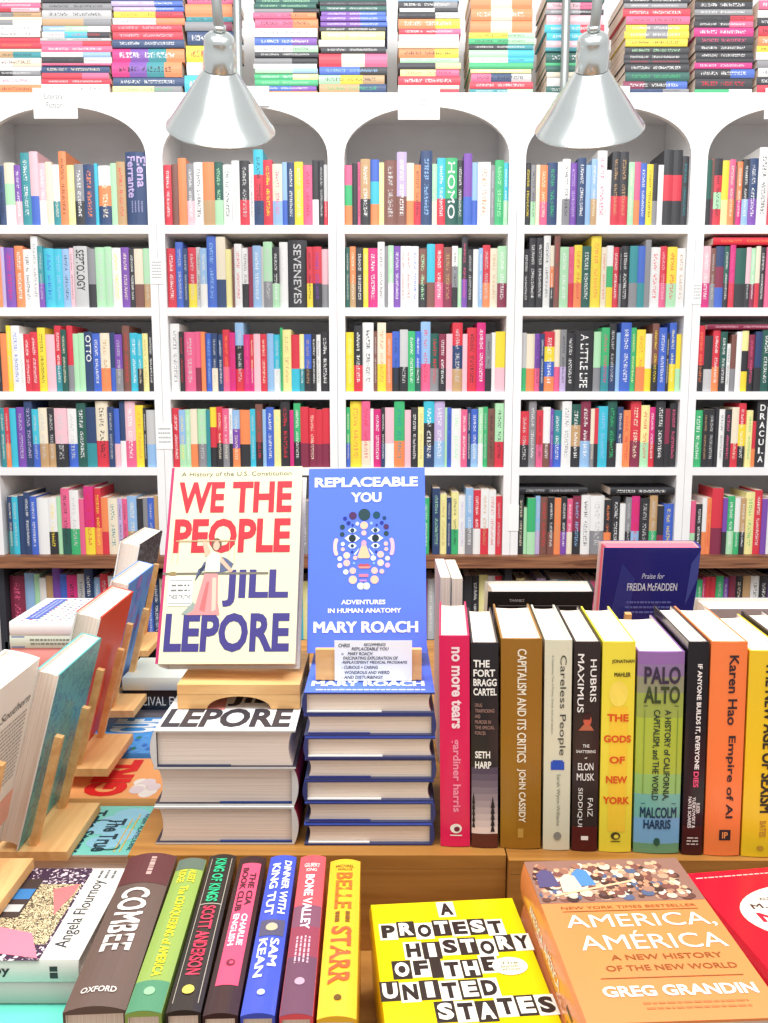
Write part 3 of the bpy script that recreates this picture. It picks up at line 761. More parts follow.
# ------------------------------------------------------------------ easels
def easel(M, label, w, dep, th=0.012, post=0.15, tilt=20, py=0.06, notch=True, front_h=0.0, posts=(-0.3, 0.3)):
    """local: x right, y back, z up; the book rests on the plate and leans on two posts"""
    root = empty('book_easel', M, label, 'easel', 'wooden book easels')
    g = Geo(); hw = w / 2
    rn = w * 0.27; pts = [(-hw, 0)]
    if notch and not front_h:
        for i in range(11):
            a = math.pi * (1 - i / 10); pts.append((rn * math.cos(a), 0.6 * rn * math.sin(a)))
    pts.append((hw, 0))
    n = len(pts)
    low = [(x, y, 0) for x, y in pts]; b = 0
    for z in (0, th):
        for x, y in pts: g.V.append(Vector((x, y, z + front_h)))
        for x, y in pts: g.V.append(Vector((x, dep, z + front_h)))
    m = 2 * n
    for i in range(n - 1):
        g.face([i, i + n, i + 1 + n, i + 1], 'easel_wood')
        g.face([m + i, m + i + 1, m + i + 1 + n, m + i + n], 'easel_wood')
        g.face([i, i + 1, m + i + 1, m + i], 'easel_wood')
        g.face([i + n, m + i + n, m + i + 1 + n, i + 1 + n], 'easel_wood')
    g.face([0, m, m + n, n], 'easel_wood'); g.face([n - 1, 2 * n - 1, m + 2 * n - 1, m + n - 1], 'easel_wood')
    g.build('plate', root)
    if front_h:
        g = Geo(); pr = []
        for i in range(17):
            a = math.pi * (1 - i / 16); pr.append((hw * 0.52 * math.cos(a), front_h * 0.85 * math.sin(a)))
        pr = [(-hw, 0)] + pr + [(hw, 0)]
        for yy, fl in ((0, 0), (0.012, 1)):
            for i in range(len(pr) - 1):
                if pr[i + 1][0] - pr[i][0] < 1e-6: continue
                q = [(pr[i][0], yy, pr[i][1] + 0.0004), (pr[i + 1][0], yy, pr[i + 1][1] + 0.0004), (pr[i + 1][0], yy, front_h - 0.0004), (pr[i][0], yy, front_h - 0.0004)]
                g.poly(q[::-1] if fl else q, 'easel_wood')
        for i in range(len(pr) - 1):
            g.poly([(pr[i][0], 0, pr[i][1] + 0.0004), (pr[i][0], 0.012, pr[i][1] + 0.0004), (pr[i + 1][0], 0.012, pr[i + 1][1] + 0.0004), (pr[i + 1][0], 0, pr[i + 1][1] + 0.0004)], 'easel_wood')
        for sx in (-hw, hw):
            q = [(sx, 0, 0.0004), (sx, 0.012, 0.0004), (sx, 0.012, front_h - 0.0004), (sx, 0, front_h - 0.0004)]
            g.poly(q if sx > 0 else q[::-1], 'easel_wood')
        g.build('arched_front', root)
        g = Geo(); g.box((-hw, dep - 0.012, 0.0004), (hw, dep, front_h - 0.0004), 'easel_wood'); g.build('rear_foot', root)
    tr = math.radians(tilt)
    for f in posts:
        g = Geo(); T = Matrix.Translation((f * w, py, th + front_h)) @ Matrix.Rotation(-tr, 4, 'X')
        g.box((-0.0048, 0, 0.001), (0.0048, 0.009, post), 'easel_wood', T=T); g.build('post', root)
    return root

# ------------------------------------------------------------------ arts
def art_wtp(g, F, B, S, t, h, d):
    red, nv, cr = (196, 44, 56), (66, 58, 126), (240, 238, 200)
    rect(g, F, d * .02, 0, d, h, (224, 221, 184), 0.0001); rect(g, F, 0.0002, 0, d * .022, h, (186, 50, 100), 0.0002)
    text(g, F, 'A History of the U.S. Constitution', d * .08, h * .945, d * .92, h * .975, (110, 100, 90), 0.0, '', 0.0005)
    text(g, F, 'WE', d * .07, h * .755, d * .42, h * .92, red, 0.035)
    text(g, F, 'THE', d * .48, h * .755, d * .93, h * .92, red, 0.035)
    text(g, F, 'PEOPLE', d * .06, h * .545, d * .93, h * .725, red, 0.035)
    text(g, F, 'JILL', d * .45, h * .275, d * .93, h * .46, nv, 0.035)
    text(g, F, 'LEPORE', d * .05, h * .055, d * .95, h * .245, nv, 0.035)
    # robed figure with sword and scales
    sk, dr, sh, bl = (222, 176, 150), (226, 142, 140), (196, 108, 108), (92, 100, 130)
    u = lambda x: d * x
    v = lambda y: h * y
    rect(g, F, u(.0), v(.436), u(.78), v(.447), (120, 112, 100), 0.0006)
    disc(g, F, u(.075), v(.44), u(.03), v(.012), (150, 128, 84), 0.0007)
    shape(g, F, [(u(.26), v(.46)), (u(.24), v(.40)), (u(.30), v(.50)), (u(.34), v(.505)), (u(.36), v(.45))], bl, 0.0007)
    shape(g, F, [(u(.40), v(.53)), (u(.46), v(.52)), (u(.52), v(.49)), (u(.50), v(.46)), (u(.40), v(.44))], bl, 0.0007)
    shape(g, F, [(u(.31), v(.44)), (u(.25), v(.26)), (u(.20), v(.235)), (u(.44), v(.235)), (u(.42), v(.3)), (u(.41), v(.44))], dr, 0.0008)
    shape(g, F, [(u(.33), v(.40)), (u(.29), v(.26)), (u(.33), v(.25)), (u(.35), v(.40))], sh, 0.0009)
    shape(g, F, [(u(.37), v(.42)), (u(.38), v(.25)), (u(.41), v(.26)), (u(.40), v(.42))], (236, 190, 170), 0.0009)
    shape(g, F, [(u(.31), v(.45)), (u(.32), v(.53)), (u(.37), v(.555)), (u(.42), v(.53)), (u(.42), v(.45))], (240, 226, 196), 0.0008)
    shape(g, F, [(u(.33), v(.53)), (u(.305), v(.53)), (u(.28), v(.60)), (u(.30), v(.615)), (u(.34), v(.56))], sk, 0.0009)
    shape(g, F, [(u(.42), v(.53)), (u(.42), v(.50)), (u(.50), v(.445)), (u(.52), v(.455))], sk, 0.0009)
    disc(g, F, u(.385), v(.59), u(.038), v(.032), (110, 84, 66), 0.0009)
    disc(g, F, u(.385), v(.582), u(.024), v(.024), sk, 0.001)
    rect(g, F, u(.08), v(.605), u(.52), v(.611), (196, 160, 120), 0.001)
    for x in (.08, .5):
        for q in (-.02, .02): rect(g, F, u(x + q), v(.49), u(x + q + .003), v(.606), (196, 176, 130), 0.0006)
    shape(g, F, [(u(.16), v(.24)), (u(.20), v(.235)), (u(.3), v(.26)), (u(.24), v(.3))], (150, 160, 150), 0.0007)
    rect(g, F, u(.05), v(.28), u(.23), v(.43), (248, 246, 238), 0.0007)
    rect(g, F, u(.055), v(.405), u(.225), v(.408), (110, 110, 110), 0.0009); rect(g, F, u(.055), v(.29), u(.225), v(.293), (110, 110, 110), 0.0009)
    scrib(g, F, u(.07), v(.345), u(.21), v(.395), 2, (120, 120, 120), random.Random(1), 0.0009)
    text(g, F, 'THESE TRUTHS', u(.06), v(.315), u(.22), v(.335), (90, 90, 90), 0.01, '', 0.0009)
    rect(g, S, -t * .5 + .001, 0, t * .5 - .001, h, (176, 40, 84), 0.0002)

def art_wtp_flat(g, F, B, S, t, h, d):
    text(g, F, 'JILL', d * .45, h * .31, d * .93, h * .50, (58, 54, 60), 0.035)
    text(g, F, 'LEPORE', d * .06, h * .035, d * .95, h * .275, (58, 54, 60), 0.035)
    shape(g, F, [(d * .2, h * .26), (d * .45, h * .26), (d * .42, h * .45), (d * .3, h * .5)], (222, 150, 140), 0.0004)

def art_rep(g, F, B, S, t, h, d):
    W = (248, 250, 244)
    text(g, F, 'REPLACEABLE', d * .06, h * .895, d * .94, h * .95, W, 0.04)
    text(g, F, 'YOU', d * .37, h * .81, d * .63, h * .865, W, 0.04)
    text(g, F, 'ADVENTURES', d * .29, h * .255, d * .66, h * .28, W, 0.03)
    text(g, F, 'IN HUMAN ANATOMY', d * .18, h * .21, d * .79, h * .235, W, 0.03)
    text(g, F, 'MARY ROACH', d * .06, h * .105, d * .93, h * .165, W, 0.04)
    # face made of dots; picture box 768 x 973 spans 75 x 95 px of the photo
    def P(x, y): return ((330 + x / 10.24 - 307.5) / 118.0 * d, h * (1 - (505 + y / 10.24 - 470) / 184.0))
    k = d / 118.0 / 10.24
    def dot(x, y, r, c, ry=None, l=0.0004): 
        u, v = P(x, y); disc(g, F, u, v, r * k, (ry or r) * k, c, l)
    dk, nvv, pk, wh, pu = (44, 72, 78), (44, 56, 150), (250, 196, 186), (236, 244, 255), (84, 52, 96)
    for (x, y, r, c) in ((355, 128, 62, dk), (237, 138, 40, pu), (480, 134, 38, (30, 78, 96)), (157, 167, 21, nvv), (560, 165, 20, (30, 70, 110)),
                         (193, 214, 22, nvv), (533, 214, 20, nvv), (235, 236, 12, nvv), (480, 236, 12, nvv), (283, 222, 20, (214, 214, 255)), (427, 218, 16, (160, 190, 250)),
                         (352, 240, 40, (250, 200, 170)), (350, 318, 26, pk), (130, 255, 26, dk), (578, 255, 28, pu), (128, 330, 24, dk), (578, 325, 26, dk),
                         (135, 430, 20, wh), (135, 485, 20, pk), (575, 430, 22, pk), (578, 485, 20, pk), (175, 548, 34, (250, 214, 190)), (175, 625, 34, pk),
                         (520, 540, 34, pk), (520, 625, 34, (250, 208, 190)), (105, 580, 24, wh), (105, 650, 26, (240, 214, 240)), (590, 580, 24, (250, 224, 210)), (590, 650, 26, (244, 180, 220)),
                         (262, 572, 22, pk), (445, 576, 27, wh), (166, 716, 27, wh), (532, 712, 24, pk), (237, 704, 33, pk), (458, 704, 34, pk),
                         (238, 796, 42, (250, 206, 176)), (458, 796, 42, (250, 200, 170)), (318, 860, 36, (228, 240, 214)), (376, 860, 36, (228, 240, 214)),
                         (230, 512, 13, nvv), (475, 512, 13, nvv), (250, 628, 12, (150, 190, 250)), (452, 628, 12, (150, 190, 250))):
        dot(x, y, r, c)
    for s in (-1, 1):
        cx = 350 + s * 280
        for i in range(9):
            a = math.radians(-60 + 15 * i); dot(cx - s * 10 + s * 24 * math.cos(a), 460 + 80 * math.sin(a), 20, (250, 190, 200) if s > 0 else (250, 206, 196), None, 0.00041 + i * 0.00001)
        ex = 350 - s * 118
        for (yy, rw, rh, pr, cc) in ((372, 80, 36, 37, (34, 48, 54)), (290, 46, 24, 22, (30, 66, 78)), (450, 46, 26, 18, (40, 60, 90))):
            u, v = P(ex, yy)
            shape(g, F, [(u - rw * k, v), (u - rw * k * .4, v + rh * k), (u + rw * k * .4, v + rh * k), (u + rw * k, v), (u + rw * k * .4, v - rh * k), (u - rw * k * .4, v - rh * k)], wh, 0.0005)
            disc(g, F, u, v, pr * k, pr * k, cc, 0.0007)
        a, b_ = P(350 - s * 45, 470), P(350 - s * 105, 540)
        shape(g, F, [a, (a[0] - s * 8 * k, a[1] - 20 * k), (b_[0] + s * 24 * k, b_[1]), b_], wh, 0.0005)
    shape(g, F, [P(350, 395), P(335, 420), P(285, 560), P(300, 578), P(400, 578), P(415, 560), P(365, 420)], (250, 200, 160), 0.0006)
    disc(g, F, *P(350, 425), 26 * k, 32 * k, (250, 170, 190), 0.00065)
    shape(g, F, [P(285, 655), P(320, 632), P(350, 640), P(385, 632), P(425, 655), P(350, 662)], (200, 84, 96), 0.0006)
    shape(g, F, [P(285, 660), P(425, 660), P(400, 682), P(310, 682)], (246, 150, 140), 0.0006)
    rect(g, F, *P(300, 768), *P(395, 738), (226, 130, 160), 0.0006); rect(g, F, *P(305, 815), *P(380, 795), (190, 140, 220), 0.0006)

def art_rep_flat(g, F, B, S, t, h, d):
    text(g, F, 'MARY ROACH', d * .06, h * .085, d * .93, h * .16, (248, 250, 244), 0.04)
    scrib(g, F, d * .06, h * .015, d * .93, h * .055, 1, (214, 222, 250), random.Random(2))

def cream_pages_art(*a): pass

# ------------------------------------------------------------------ the two stacks and displayed books
SY = 0.937
wtp = [(-0.2640, 0.0447, 'L'), (-0.2600, 0.0447, 'R'), (-0.2635, 0.0447, 'R')]   # top first
zb = RZ + 0.0005
WL = [(at(155, 841, Y=SY).x, 'R', 'white hardcover with navy jacket edge, bottom of the three-book stack at left', 0.002),
      (at(154, 806, Y=SY).x, 'R', 'white hardcover in the middle of the three-book stack at left', 0.004),
      (at(150.5, 768, Y=SY).x, 'L', 'thick white history hardcover topping the stack, large dark LEPORE lettering', 0.0)]
for x0, sp, lab, dy in WL:
    t = 0.0452; w = 0.163; h = 0.24
    if sp == 'L': M = frame(Vector((x0, SY + dy, zb + t / 2)), Za, Xa, Ya); bands = [(1, (244, 244, 240))]
    else: M = frame(Vector((x0 + w, SY + dy, zb + t / 2)), -Za, -Xa, Ya); bands = [(1, (244, 244, 240))]
    def art(g, F, B, S, t, h, d, sp=sp):
        rect(g, S, -t * .48, 0.0, t * .48, h, (150, 30, 54) if sp == 'R' else (66, 56, 70), 0.0002, n=8)
        # jacket flap edge showing under the cover board
        fl = (lambda u, v, l=0: Vector((-t / 2 + 0.0035, d - u, v))) if sp == 'L' else (lambda u, v, l=0: Vector((t / 2 - 0.0035, d - u, v)))
        g.box(((-t / 2 + .0023) if sp == 'L' else (t / 2 - .0038), d * .02 + .004, 0.0006), ((-t / 2 + .0038) if sp == 'L' else (t / 2 - .0023), d * .55, 0.0036), 'print', (48, 56, 84) if sp == 'L' else (40, 60, 120))
        if sp == 'L': art_wtp_flat(g, F, B, S, t, h, d)
    big_book('hardcover_book', M, lab, t, h, w, bands, art, True, 0.12, group='copies of the white history hardcover', cap=(214, 212, 208), inner=(60, 54, 66))
    zb += t + 0.0005
WTOP = zb
# displayed copy on its easel
def corners(bl, tl, br, ybl, ytl, ybr):
    a, b, c = at(*bl, Y=ybl), at(*tl, Y=ytl), at(*br, Y=ybr)
    Z = (b - a); h = Z.length; Z.normalize(); Y = c - a; Y = Y - Z * Y.dot(Z); d = Y.length; Y.normalize(); X = Y.cross(Z)
    return a, X, Y, Z, h, d
a, X, Y, Z, h, d = corners((155, 664), (172, 468), (295, 668), 1.018, 1.13, 1.008)
t = 0.043
M = frame(a - X * t / 2, X, Y, Z)
big_book('hardcover_book', M, 'cream history hardcover displayed upright, red WE THE PEOPLE and blue JILL LEPORE', t, h, d,
         [(1, (246, 246, 224))], art_wtp, True, 0.08)
wtp_low = (M @ Vector((t / 2, d / 2, 0))).z; wtp_back = (M @ Vector((-t / 2, d / 2, 0)))
fh = wtp_low - WTOP - 0.012 - 0.022
cx = at(238.5, 690, Y=1.0).x
low_back = (M @ Vector((-t / 2, 0, 0))).z
fh = low_back - WTOP - 0.013
slope = Vector((0, Z.y, Z.z)); til = math.degrees(math.atan2(Z.y, Z.z))
yb_ = wtp_back.y + math.tan(math.radians(til)) * 0.006
easel(Matrix.Translation((cx, 1.0, WTOP + 0.0005)), 'wooden bridge easel with arched front holding the cream history hardcover', 0.145, 0.135, 0.012, 0.15, til, yb_ + 0.004 - 1.0, True, fh)

zb = RZ + 0.0005
RX0 = at(304.5, 845, Y=SY).x; RWD = at(434.5, 845, Y=SY).x - RX0
place = ['bottom of', 'second from bottom in', 'third from bottom in', 'middle of', 'third from top in', 'second from top in', 'topmost of']
for i in range(7):
    t = 0.0253; h = 0.235; sp = 'L' if i in (2, 4, 6) else 'R'
    jit = [0.0, 0.001, -0.0015, 0.0015, 0.0, 0.001, -0.001][i]
    if sp == 'L': M = frame(Vector((RX0 + jit, SY + abs(jit), zb + t / 2)), Za, Xa, Ya)
    else: M = frame(Vector((RX0 + RWD + jit, SY + abs(jit), zb + t / 2)), -Za, -Xa, Ya)
    def art(g, F, B, S, t, h, d, sp=sp, i=i):
        g.box(((-t / 2 + .0023) if sp == 'L' else (t / 2 - .0036), d * (.5 if sp == 'R' else .03) , 0.0006), ((-t / 2 + .0036) if sp == 'L' else (t / 2 - .0023), d * (.97 if sp == 'R' else .6), 0.0036), 'print', (38, 48, 120) if i % 2 else (240, 240, 236))
        if i == 6: art_rep_flat(g, F, B, S, t, h, d)
    col = (84, 116, 226) if i > 3 else (56, 82, 190)
    big_book('hardcover_book', M, 'blue hardcover, %s the seven-book stack' % place[i], t, h, RWD, [(1, (84, 116, 226))], art, True, 0.12, group='copies of the blue anatomy hardcover', cap=(52, 58, 112), inner=(70, 74, 110))
    zb += t + 0.0005
RTOP = zb
a, X, Y, Z, h, d = corners((306, 653), (308, 469), (427, 659), 1.036, 1.106, 1.028)
t = 0.024; M = frame(a - X * t / 2, X, Y, Z)
big_book('hardcover_book', M, 'blue hardcover displayed upright with a face of dots, titled Replaceable You', t, h, d, [(1, (92, 124, 240))], art_rep, True, 0.08)
rb = M @ Vector((-t / 2, 0, 0)); til = math.degrees(math.atan2(Z.y, Z.z))
fh2 = max(0.0, rb.z - RTOP - 0.0125)
ey = 0.985
pth = 0.012 if fh2 > 0.002 else max(0.005, rb.z - RTOP - 0.0012)
cxr = at(369, 680, Y=1.0).x
easel(Matrix.Translation((cxr, ey, RTOP + 0.0006)), 'wooden easel behind the white note card, holding the blue hardcover', 0.122, 0.14, pth, 0.15, til, (M @ Vector((-t / 2, 0, 0.01))).y + 0.004 - ey, False, 0)
# wooden front lip of that easel with the handwritten card against it
lipz = RTOP + 0.0008
g = Geo(); g.box((-0.061, 0, 0), (0.061, 0.008, 0.036), 'easel_wood')
o = g.build('easel_lip'); o.location = (cxr, ey - 0.0085, lipz); tag(o, 'pale wooden lip strip behind the handwritten white card', 'wood strip')
a0 = at(334.5, 682, Y=ey - 0.016); b0 = at(412, 640, Y=ey - 0.008)
w_, h_ = b0.x - a0.x, b0.z - a0.z
g = Geo(); g.box((0, 0, 0), (w_, 0.0008, h_), 'paper')
CS = lambda u, v, l=0: Vector((u, -l, v))
ink = (40, 38, 60)
for st, u0, v0, u1, v1 in (('CHRIS', .05, .84, .2, .93), ('RECOMMENDS', .38, .87, .66, .94), ('REPLACEABLE YOU', .22, .76, .70, .84), ('by', .09, .64, .12, .70), ('MARY ROACH', .17, .64, .49, .72),
                           ('FASCINATING EXPLORATION OF', .11, .53, .82, .61), ('-REPLACEMENT MEDICAL PROGRAMS', .09, .43, .94, .50), ('- CURIOUS + CARING', .09, .30, .56, .38),
                           ('WONDROUS AND WEIRD', .13, .17, .71, .25), ('- AND DISTURBING!!', .09, .05, .62, .13)):
    text(g, CS, st, u0 * w_, v0 * h_, u1 * w_, v1 * h_, ink, 0.015, '', 0.0003, 0.2)
o = g.build('note_card'); o.matrix_world = Matrix.Translation((a0.x, ey - 0.0115, lipz)) @ Matrix.Rotation(math.radians(-1), 4, 'X')
tag(o, 'white handwritten recommendation card standing below the blue displayed hardcover', 'card')

# ------------------------------------------------------------------ upright row of hardcovers on the right riser
WHT = (244, 242, 236)
def penguin(g, S, u, v, r, c, l=0.0006):
    disc(g, S, u, v, r, r * .85, c, l, 16); disc(g, S, u + r * .15, v - r * .1, r * .5, r * .45, (120, 40, 60) if c == WHT else (245, 225, 80), l + 0.0002, 14)
    rect(g, S, u - r, v - r * 1.35, u + r, v - r * 1.15, c, l)
def a_tears(g, F, B, S, t, h, d):
    text(g, S, 'no more tears', -t * .10, h * .57, t * .24, h * .95, (250, 226, 232), 0.03, 'd')
    text(g, S, 'gardiner harris', -t * .14, h * .17, t * .2, h * .52, (246, 150, 180), 0.02, 'd')
    penguin(g, S, 0.001, h * .09, t * .2, WHT)
def a_bragg(g, F, B, S, t, h, d):
    n = 10
    for i in range(n): rect(g, S, -t * .49, h * (.07 + .033 * i), t * .49, h * (.07 + .033 * (i + 1)), (236 - 17 * i, 214 - 16 * i, 208 - 13 * i), 0.0002, n=8)
    rect(g, S, -t * .49, 0, t * .49, h * .07, (96, 44, 34), 0.0003, n=8)
    for k, st in enumerate(('THE', 'FORT', 'BRAGG', 'CARTEL')):
        text(g, S, st, -t * .42, h * (.885 - .045 * k), t * (-.42 + .2 * min(len(st), 4) + (.06 if len(st) > 4 else 0)), h * (.92 - .045 * k), WHT, 0.03, '', 0.0006)
    for k, st in enumerate(('DRUG', 'TRAFFICKING', 'AND', 'MURDER IN', 'THE SPECIAL', 'FORCES')):
        text(g, S, st, -t * .36, h * (.695 - .027 * k), t * (-.36 + .065 * len(st)), h * (.712 - .027 * k), (170, 130, 120), 0.01, '', 0.0006)
    text(g, S, 'SETH', -t * .36, h * .445, t * .2, h * .48, WHT, 0.03, '', 0.0006)
    text(g, S, 'HARP', -t * .36, h * .395, t * .24, h * .43, WHT, 0.03, '', 0.0006)
    for (u, v0, w) in ((-.42, .1, .12), (.3, .08, .16)):
        for k in range(5): shape(g, S, [(t * (u - w / 2), h * (v0 + k * .03)), (t * (u + w / 2), h * (v0 + k * .03)), (t * u, h * (v0 + .05 + k * .032))], (40, 34, 40), 0.0006 + k * .00002)
def a_cap(g, F, B, S, t, h, d):
    text(g, S, 'CAPITALISM AND ITS CRITICS', -t * .1, h * .42, t * .12, h * .955, (246, 236, 214), 0.02, 'd')
    text(g, S, 'JOHN CASSIDY', -t * .1, h * .13, t * .12, h * .39, (246, 236, 214), 0.02, 'd')
    rect(g, S, -t * .07, h * .055, t * .07, h * .1, (190, 150, 70), 0.0004)
def a_care(g, F, B, S, t, h, d):
    text(g, S, 'Careless People', 0.0, h * .46, t * .3, h * .93, (60, 60, 56), 0.0, 'd')
    text(g, S, 'A Cautionary Tale of Power, Greed, and Lost Idealism', -t * .26, h * .56, -t * .17, h * .93, (110, 110, 104), 0.0, 'd')
    rect(g, S, -t * .24, h * .39, t * .26, h * .43, (44, 84, 190), 0.0005); rect(g, S, -t * .18, h * .43, t * .2, h * .437, (44, 84, 190), 0.0005)
    text(g, S, 'Sarah Wynn-Williams', -t * .05, h * .12, t * .12, h * .37, (120, 120, 110), 0.0, 'd')
    disc(g, S, 0.001, h * .07, t * .15, h * .02, (140, 140, 130), 0.0005)
def a_hub(g, F, B, S, t, h, d):
    rect(g, S, -t * .49, 0, t * .49, h * .12, (84, 26, 24), 0.0002, n=8)
    text(g, S, 'HUBRIS', t * .12, h * .72, t * .36, h * .92, WHT, 0.01, 'd'); text(g, S, 'MAXIMUS', -t * .36, h * .67, -t * .12, h * .945, WHT, 0.01, 'd')
    disc(g, S, 0.001, h * .635, t * .16, h * .028, (206, 96, 70), 0.0006); shape(g, S, [(-t * .3, h * .585), (t * .3, h * .585), (t * .16, h * .61), (-t * .1, h * .615)], (196, 110, 80), 0.0006)
    rect(g, S, -t * .12, h * .638, t * .14, h * .648, (60, 30, 30), 0.0008); disc(g, S, 0.001, h * .657, t * .16, h * .012, (60, 28, 26), 0.0008)
    for st, v0, v1, w in (('THE', .505, .52, .13), ('SHATTERING', .478, .492, .38), ('of', .45, .46, .05), ('ELON', .395, .43, .3), ('MUSK', .345, .38, .34)):
        text(g, S, st, -t * w, h * v0, t * w, h * v1, WHT, 0.01, '', 0.0006)
    text(g, S, 'FAIZ', t * .1, h * .17, t * .3, h * .26, WHT, 0.0, 'd'); text(g, S, 'SIDDIQUI', -t * .3, h * .12, -t * .1, h * .31, WHT, 0.0, 'd')
    rect(g, S, -t * .14, h * .055, t * .14, h * .075, WHT, 0.0006)
def a_gods(g, F, B, S, t, h, d):
    disc(g, S, 0.0, h * .76, t * .28, h * .06, (250, 226, 96), 0.0004); rect(g, S, -t * .25, h * .1, t * .3, h * .7, (250, 210, 60), 0.0003, n=4)
    text(g, S, 'JONATHAN', -t * .22, h * .9, t * .47, h * .92, (60, 50, 30), 0.03, '', 0.0006); text(g, S, 'MAHLER', -t * .14, h * .84, t * .36, h * .86, (60, 50, 30), 0.03, '', 0.0006)
    for st, v in (('THE', .63), ('GODS', .53), ('OF', .43), ('NEW', .335), ('YORK', .235)):
        text(g, S, st, -t * .09 * len(st) - t * .06, h * v, t * .09 * len(st) + t * .06, h * (v + .035), (226, 92, 30), 0.04, '', 0.0006)
    penguin(g, S, 0.0, h * .08, t * .15, (80, 74, 40))
def a_palo(g, F, B, S, t, h, d):
    text(g, S, 'PALO', -t * .36, h * .845, t * .42, h * .93, (60, 50, 70), 0.03, '', 0.0006); text(g, S, 'ALTO', -t * .36, h * .75, t * .42, h * .835, (60, 74, 40), 0.03, '', 0.0006)
    text(g, S, 'A HISTORY of CALIFORNIA,', t * .08, h * .27, t * .24, h * .72, (44, 60, 50), 0.02, 'd'); text(g, S, 'CAPITALISM, and THE WORLD', -t * .16, h * .27, 0, h * .72, (44, 60, 50), 0.02, 'd')
    text(g, S, 'MALCOLM', -t * .38, h * .18, t * .42, h * .235, (30, 60, 90), 0.03, '', 0.0006); text(g, S, 'HARRIS', -t * .3, h * .125, t * .3, h * .172, (30, 60, 90), 0.03, '', 0.0006)
    rect(g, S, -t * .36, h * .735, t * .4, h * .74, (90, 110, 70), 0.0006); rect(g, S, -t * .36, h * .25, t * .4, h * .254, (60, 90, 110), 0.0006)
    for u in (-.34, .38): rect(g, S, t * u, h * .3, t * (u + .015), h * .72, (120, 150, 60), 0.0006)
    disc(g, S, 0.0, h * .06, t * .07, h * .02, (44, 90, 70), 0.0006)
def a_any(g, F, B, S, t, h, d):
    text(g, S, 'IF ANYONE BUILDS IT, EVERYONE', -t * .06, h * .41, t * .2, h * .9, WHT, 0.03, 'd'); text(g, S, 'DIES', -t * .06, h * .325, t * .2, h * .4, (240, 90, 130), 0.03, 'd')
    text(g, S, 'ELIEZER', t * .14, h * .2, t * .3, h * .25, WHT, 0.02, 'd'); text(g, S, 'YUDKOWSKY &', -t * .06, h * .13, t * .1, h * .28, WHT, 0.02, 'd'); text(g, S, 'NATE SOARES', -t * .26, h * .13, -t * .1, h * .28, WHT, 0.02, 'd')
    rect(g, S, -t * .49, 0, t * .49, h * .14, (70, 24, 24), 0.0002, n=8); scrib(g, S, -t * .28, h * .045, t * .28, h * .09, 3, (220, 210, 200), random.Random(4), 0.0006)
def a_hao(g, F, B, S, t, h, d):
    text(g, S, 'Karen Hao', 0.0, h * .62, t * .26, h * .94, (52, 40, 44), 0.02, 'd'); text(g, S, 'Empire of AI', 0.0, h * .18, t * .26, h * .57, (52, 40, 44), 0.02, 'd')
    rect(g, S, -t * .1, h * .075, t * .22, h * .125, (52, 40, 44), 0.0005); text(g, S, 'IP', -t * .02, h * .085, t * .14, h * .115, (250, 160, 90), 0.02, '', 0.0007)
def a_sex(g, F, B, S, t, h, d):
    text(g, S, 'THE NEW AGE OF SEXISM', -t * .06, h * .22, t * .28, h * .95, (50, 44, 34), 0.035, 'd'); text(g, S, 'BATES', -t * .04, h * .1, t * .14, h * .18, (190, 140, 50), 0.02, 'd')
    disc(g, S, 0.0, h * .045, t * .1, h * .012, (200, 150, 50), 0.0005)
ROW = [
 ((440, 846), (437, 634), (470.5, 847), (226, 34, 92), a_tears, 'magenta-red hardcover titled no more tears, standing first in the row', None),
 ((471, 848), (468, 641), (498.5, 849), (42, 38, 42), a_bragg, 'dark hardcover The Fort Bragg Cartel standing beside the red one', None),
 ((500, 849.5), (496.5, 637), (541, 851), (156, 108, 34), a_cap, 'thick bronze hardcover Capitalism and Its Critics in the row', None),
 ((542.5, 851), (541, 638), (570, 852), (222, 220, 194), a_care, 'pale sage hardcover Careless People with a small blue emblem', None),
 ((571, 853), (570, 640), (597.5, 854), (52, 42, 40), a_hub, 'dark brown hardcover Hubris Maximus with a tiny portrait', None),
 ((598.5, 854), (600, 640), (631.5, 855), (243, 226, 70), a_gods, 'yellow hardcover with orange words The Gods of New York', None),
 ((633, 854.5), (634, 650), (679.5, 855), None, a_palo, 'widest hardcover Palo Alto, purple to green to blue spine', None),
 ((681, 854.5), (683, 640), (702.5, 855), (34, 32, 36), a_any, 'narrow black hardcover between the green and the orange spines', None),
 ((703.5, 855.5), (706, 640), (740, 856.5), (250, 134, 72), a_hao, 'orange hardcover Karen Hao Empire of AI', None),
 ((741, 857), (744.5, 649), (778, 858.5), (240, 204, 44), a_sex, 'golden yellow hardcover The New Age of Sexism at the row end', None),
 ((780, 858), (784, 646), (806, 859), (60, 56, 60), None, 'dark hardcover just outside the right end of the row', None),
]
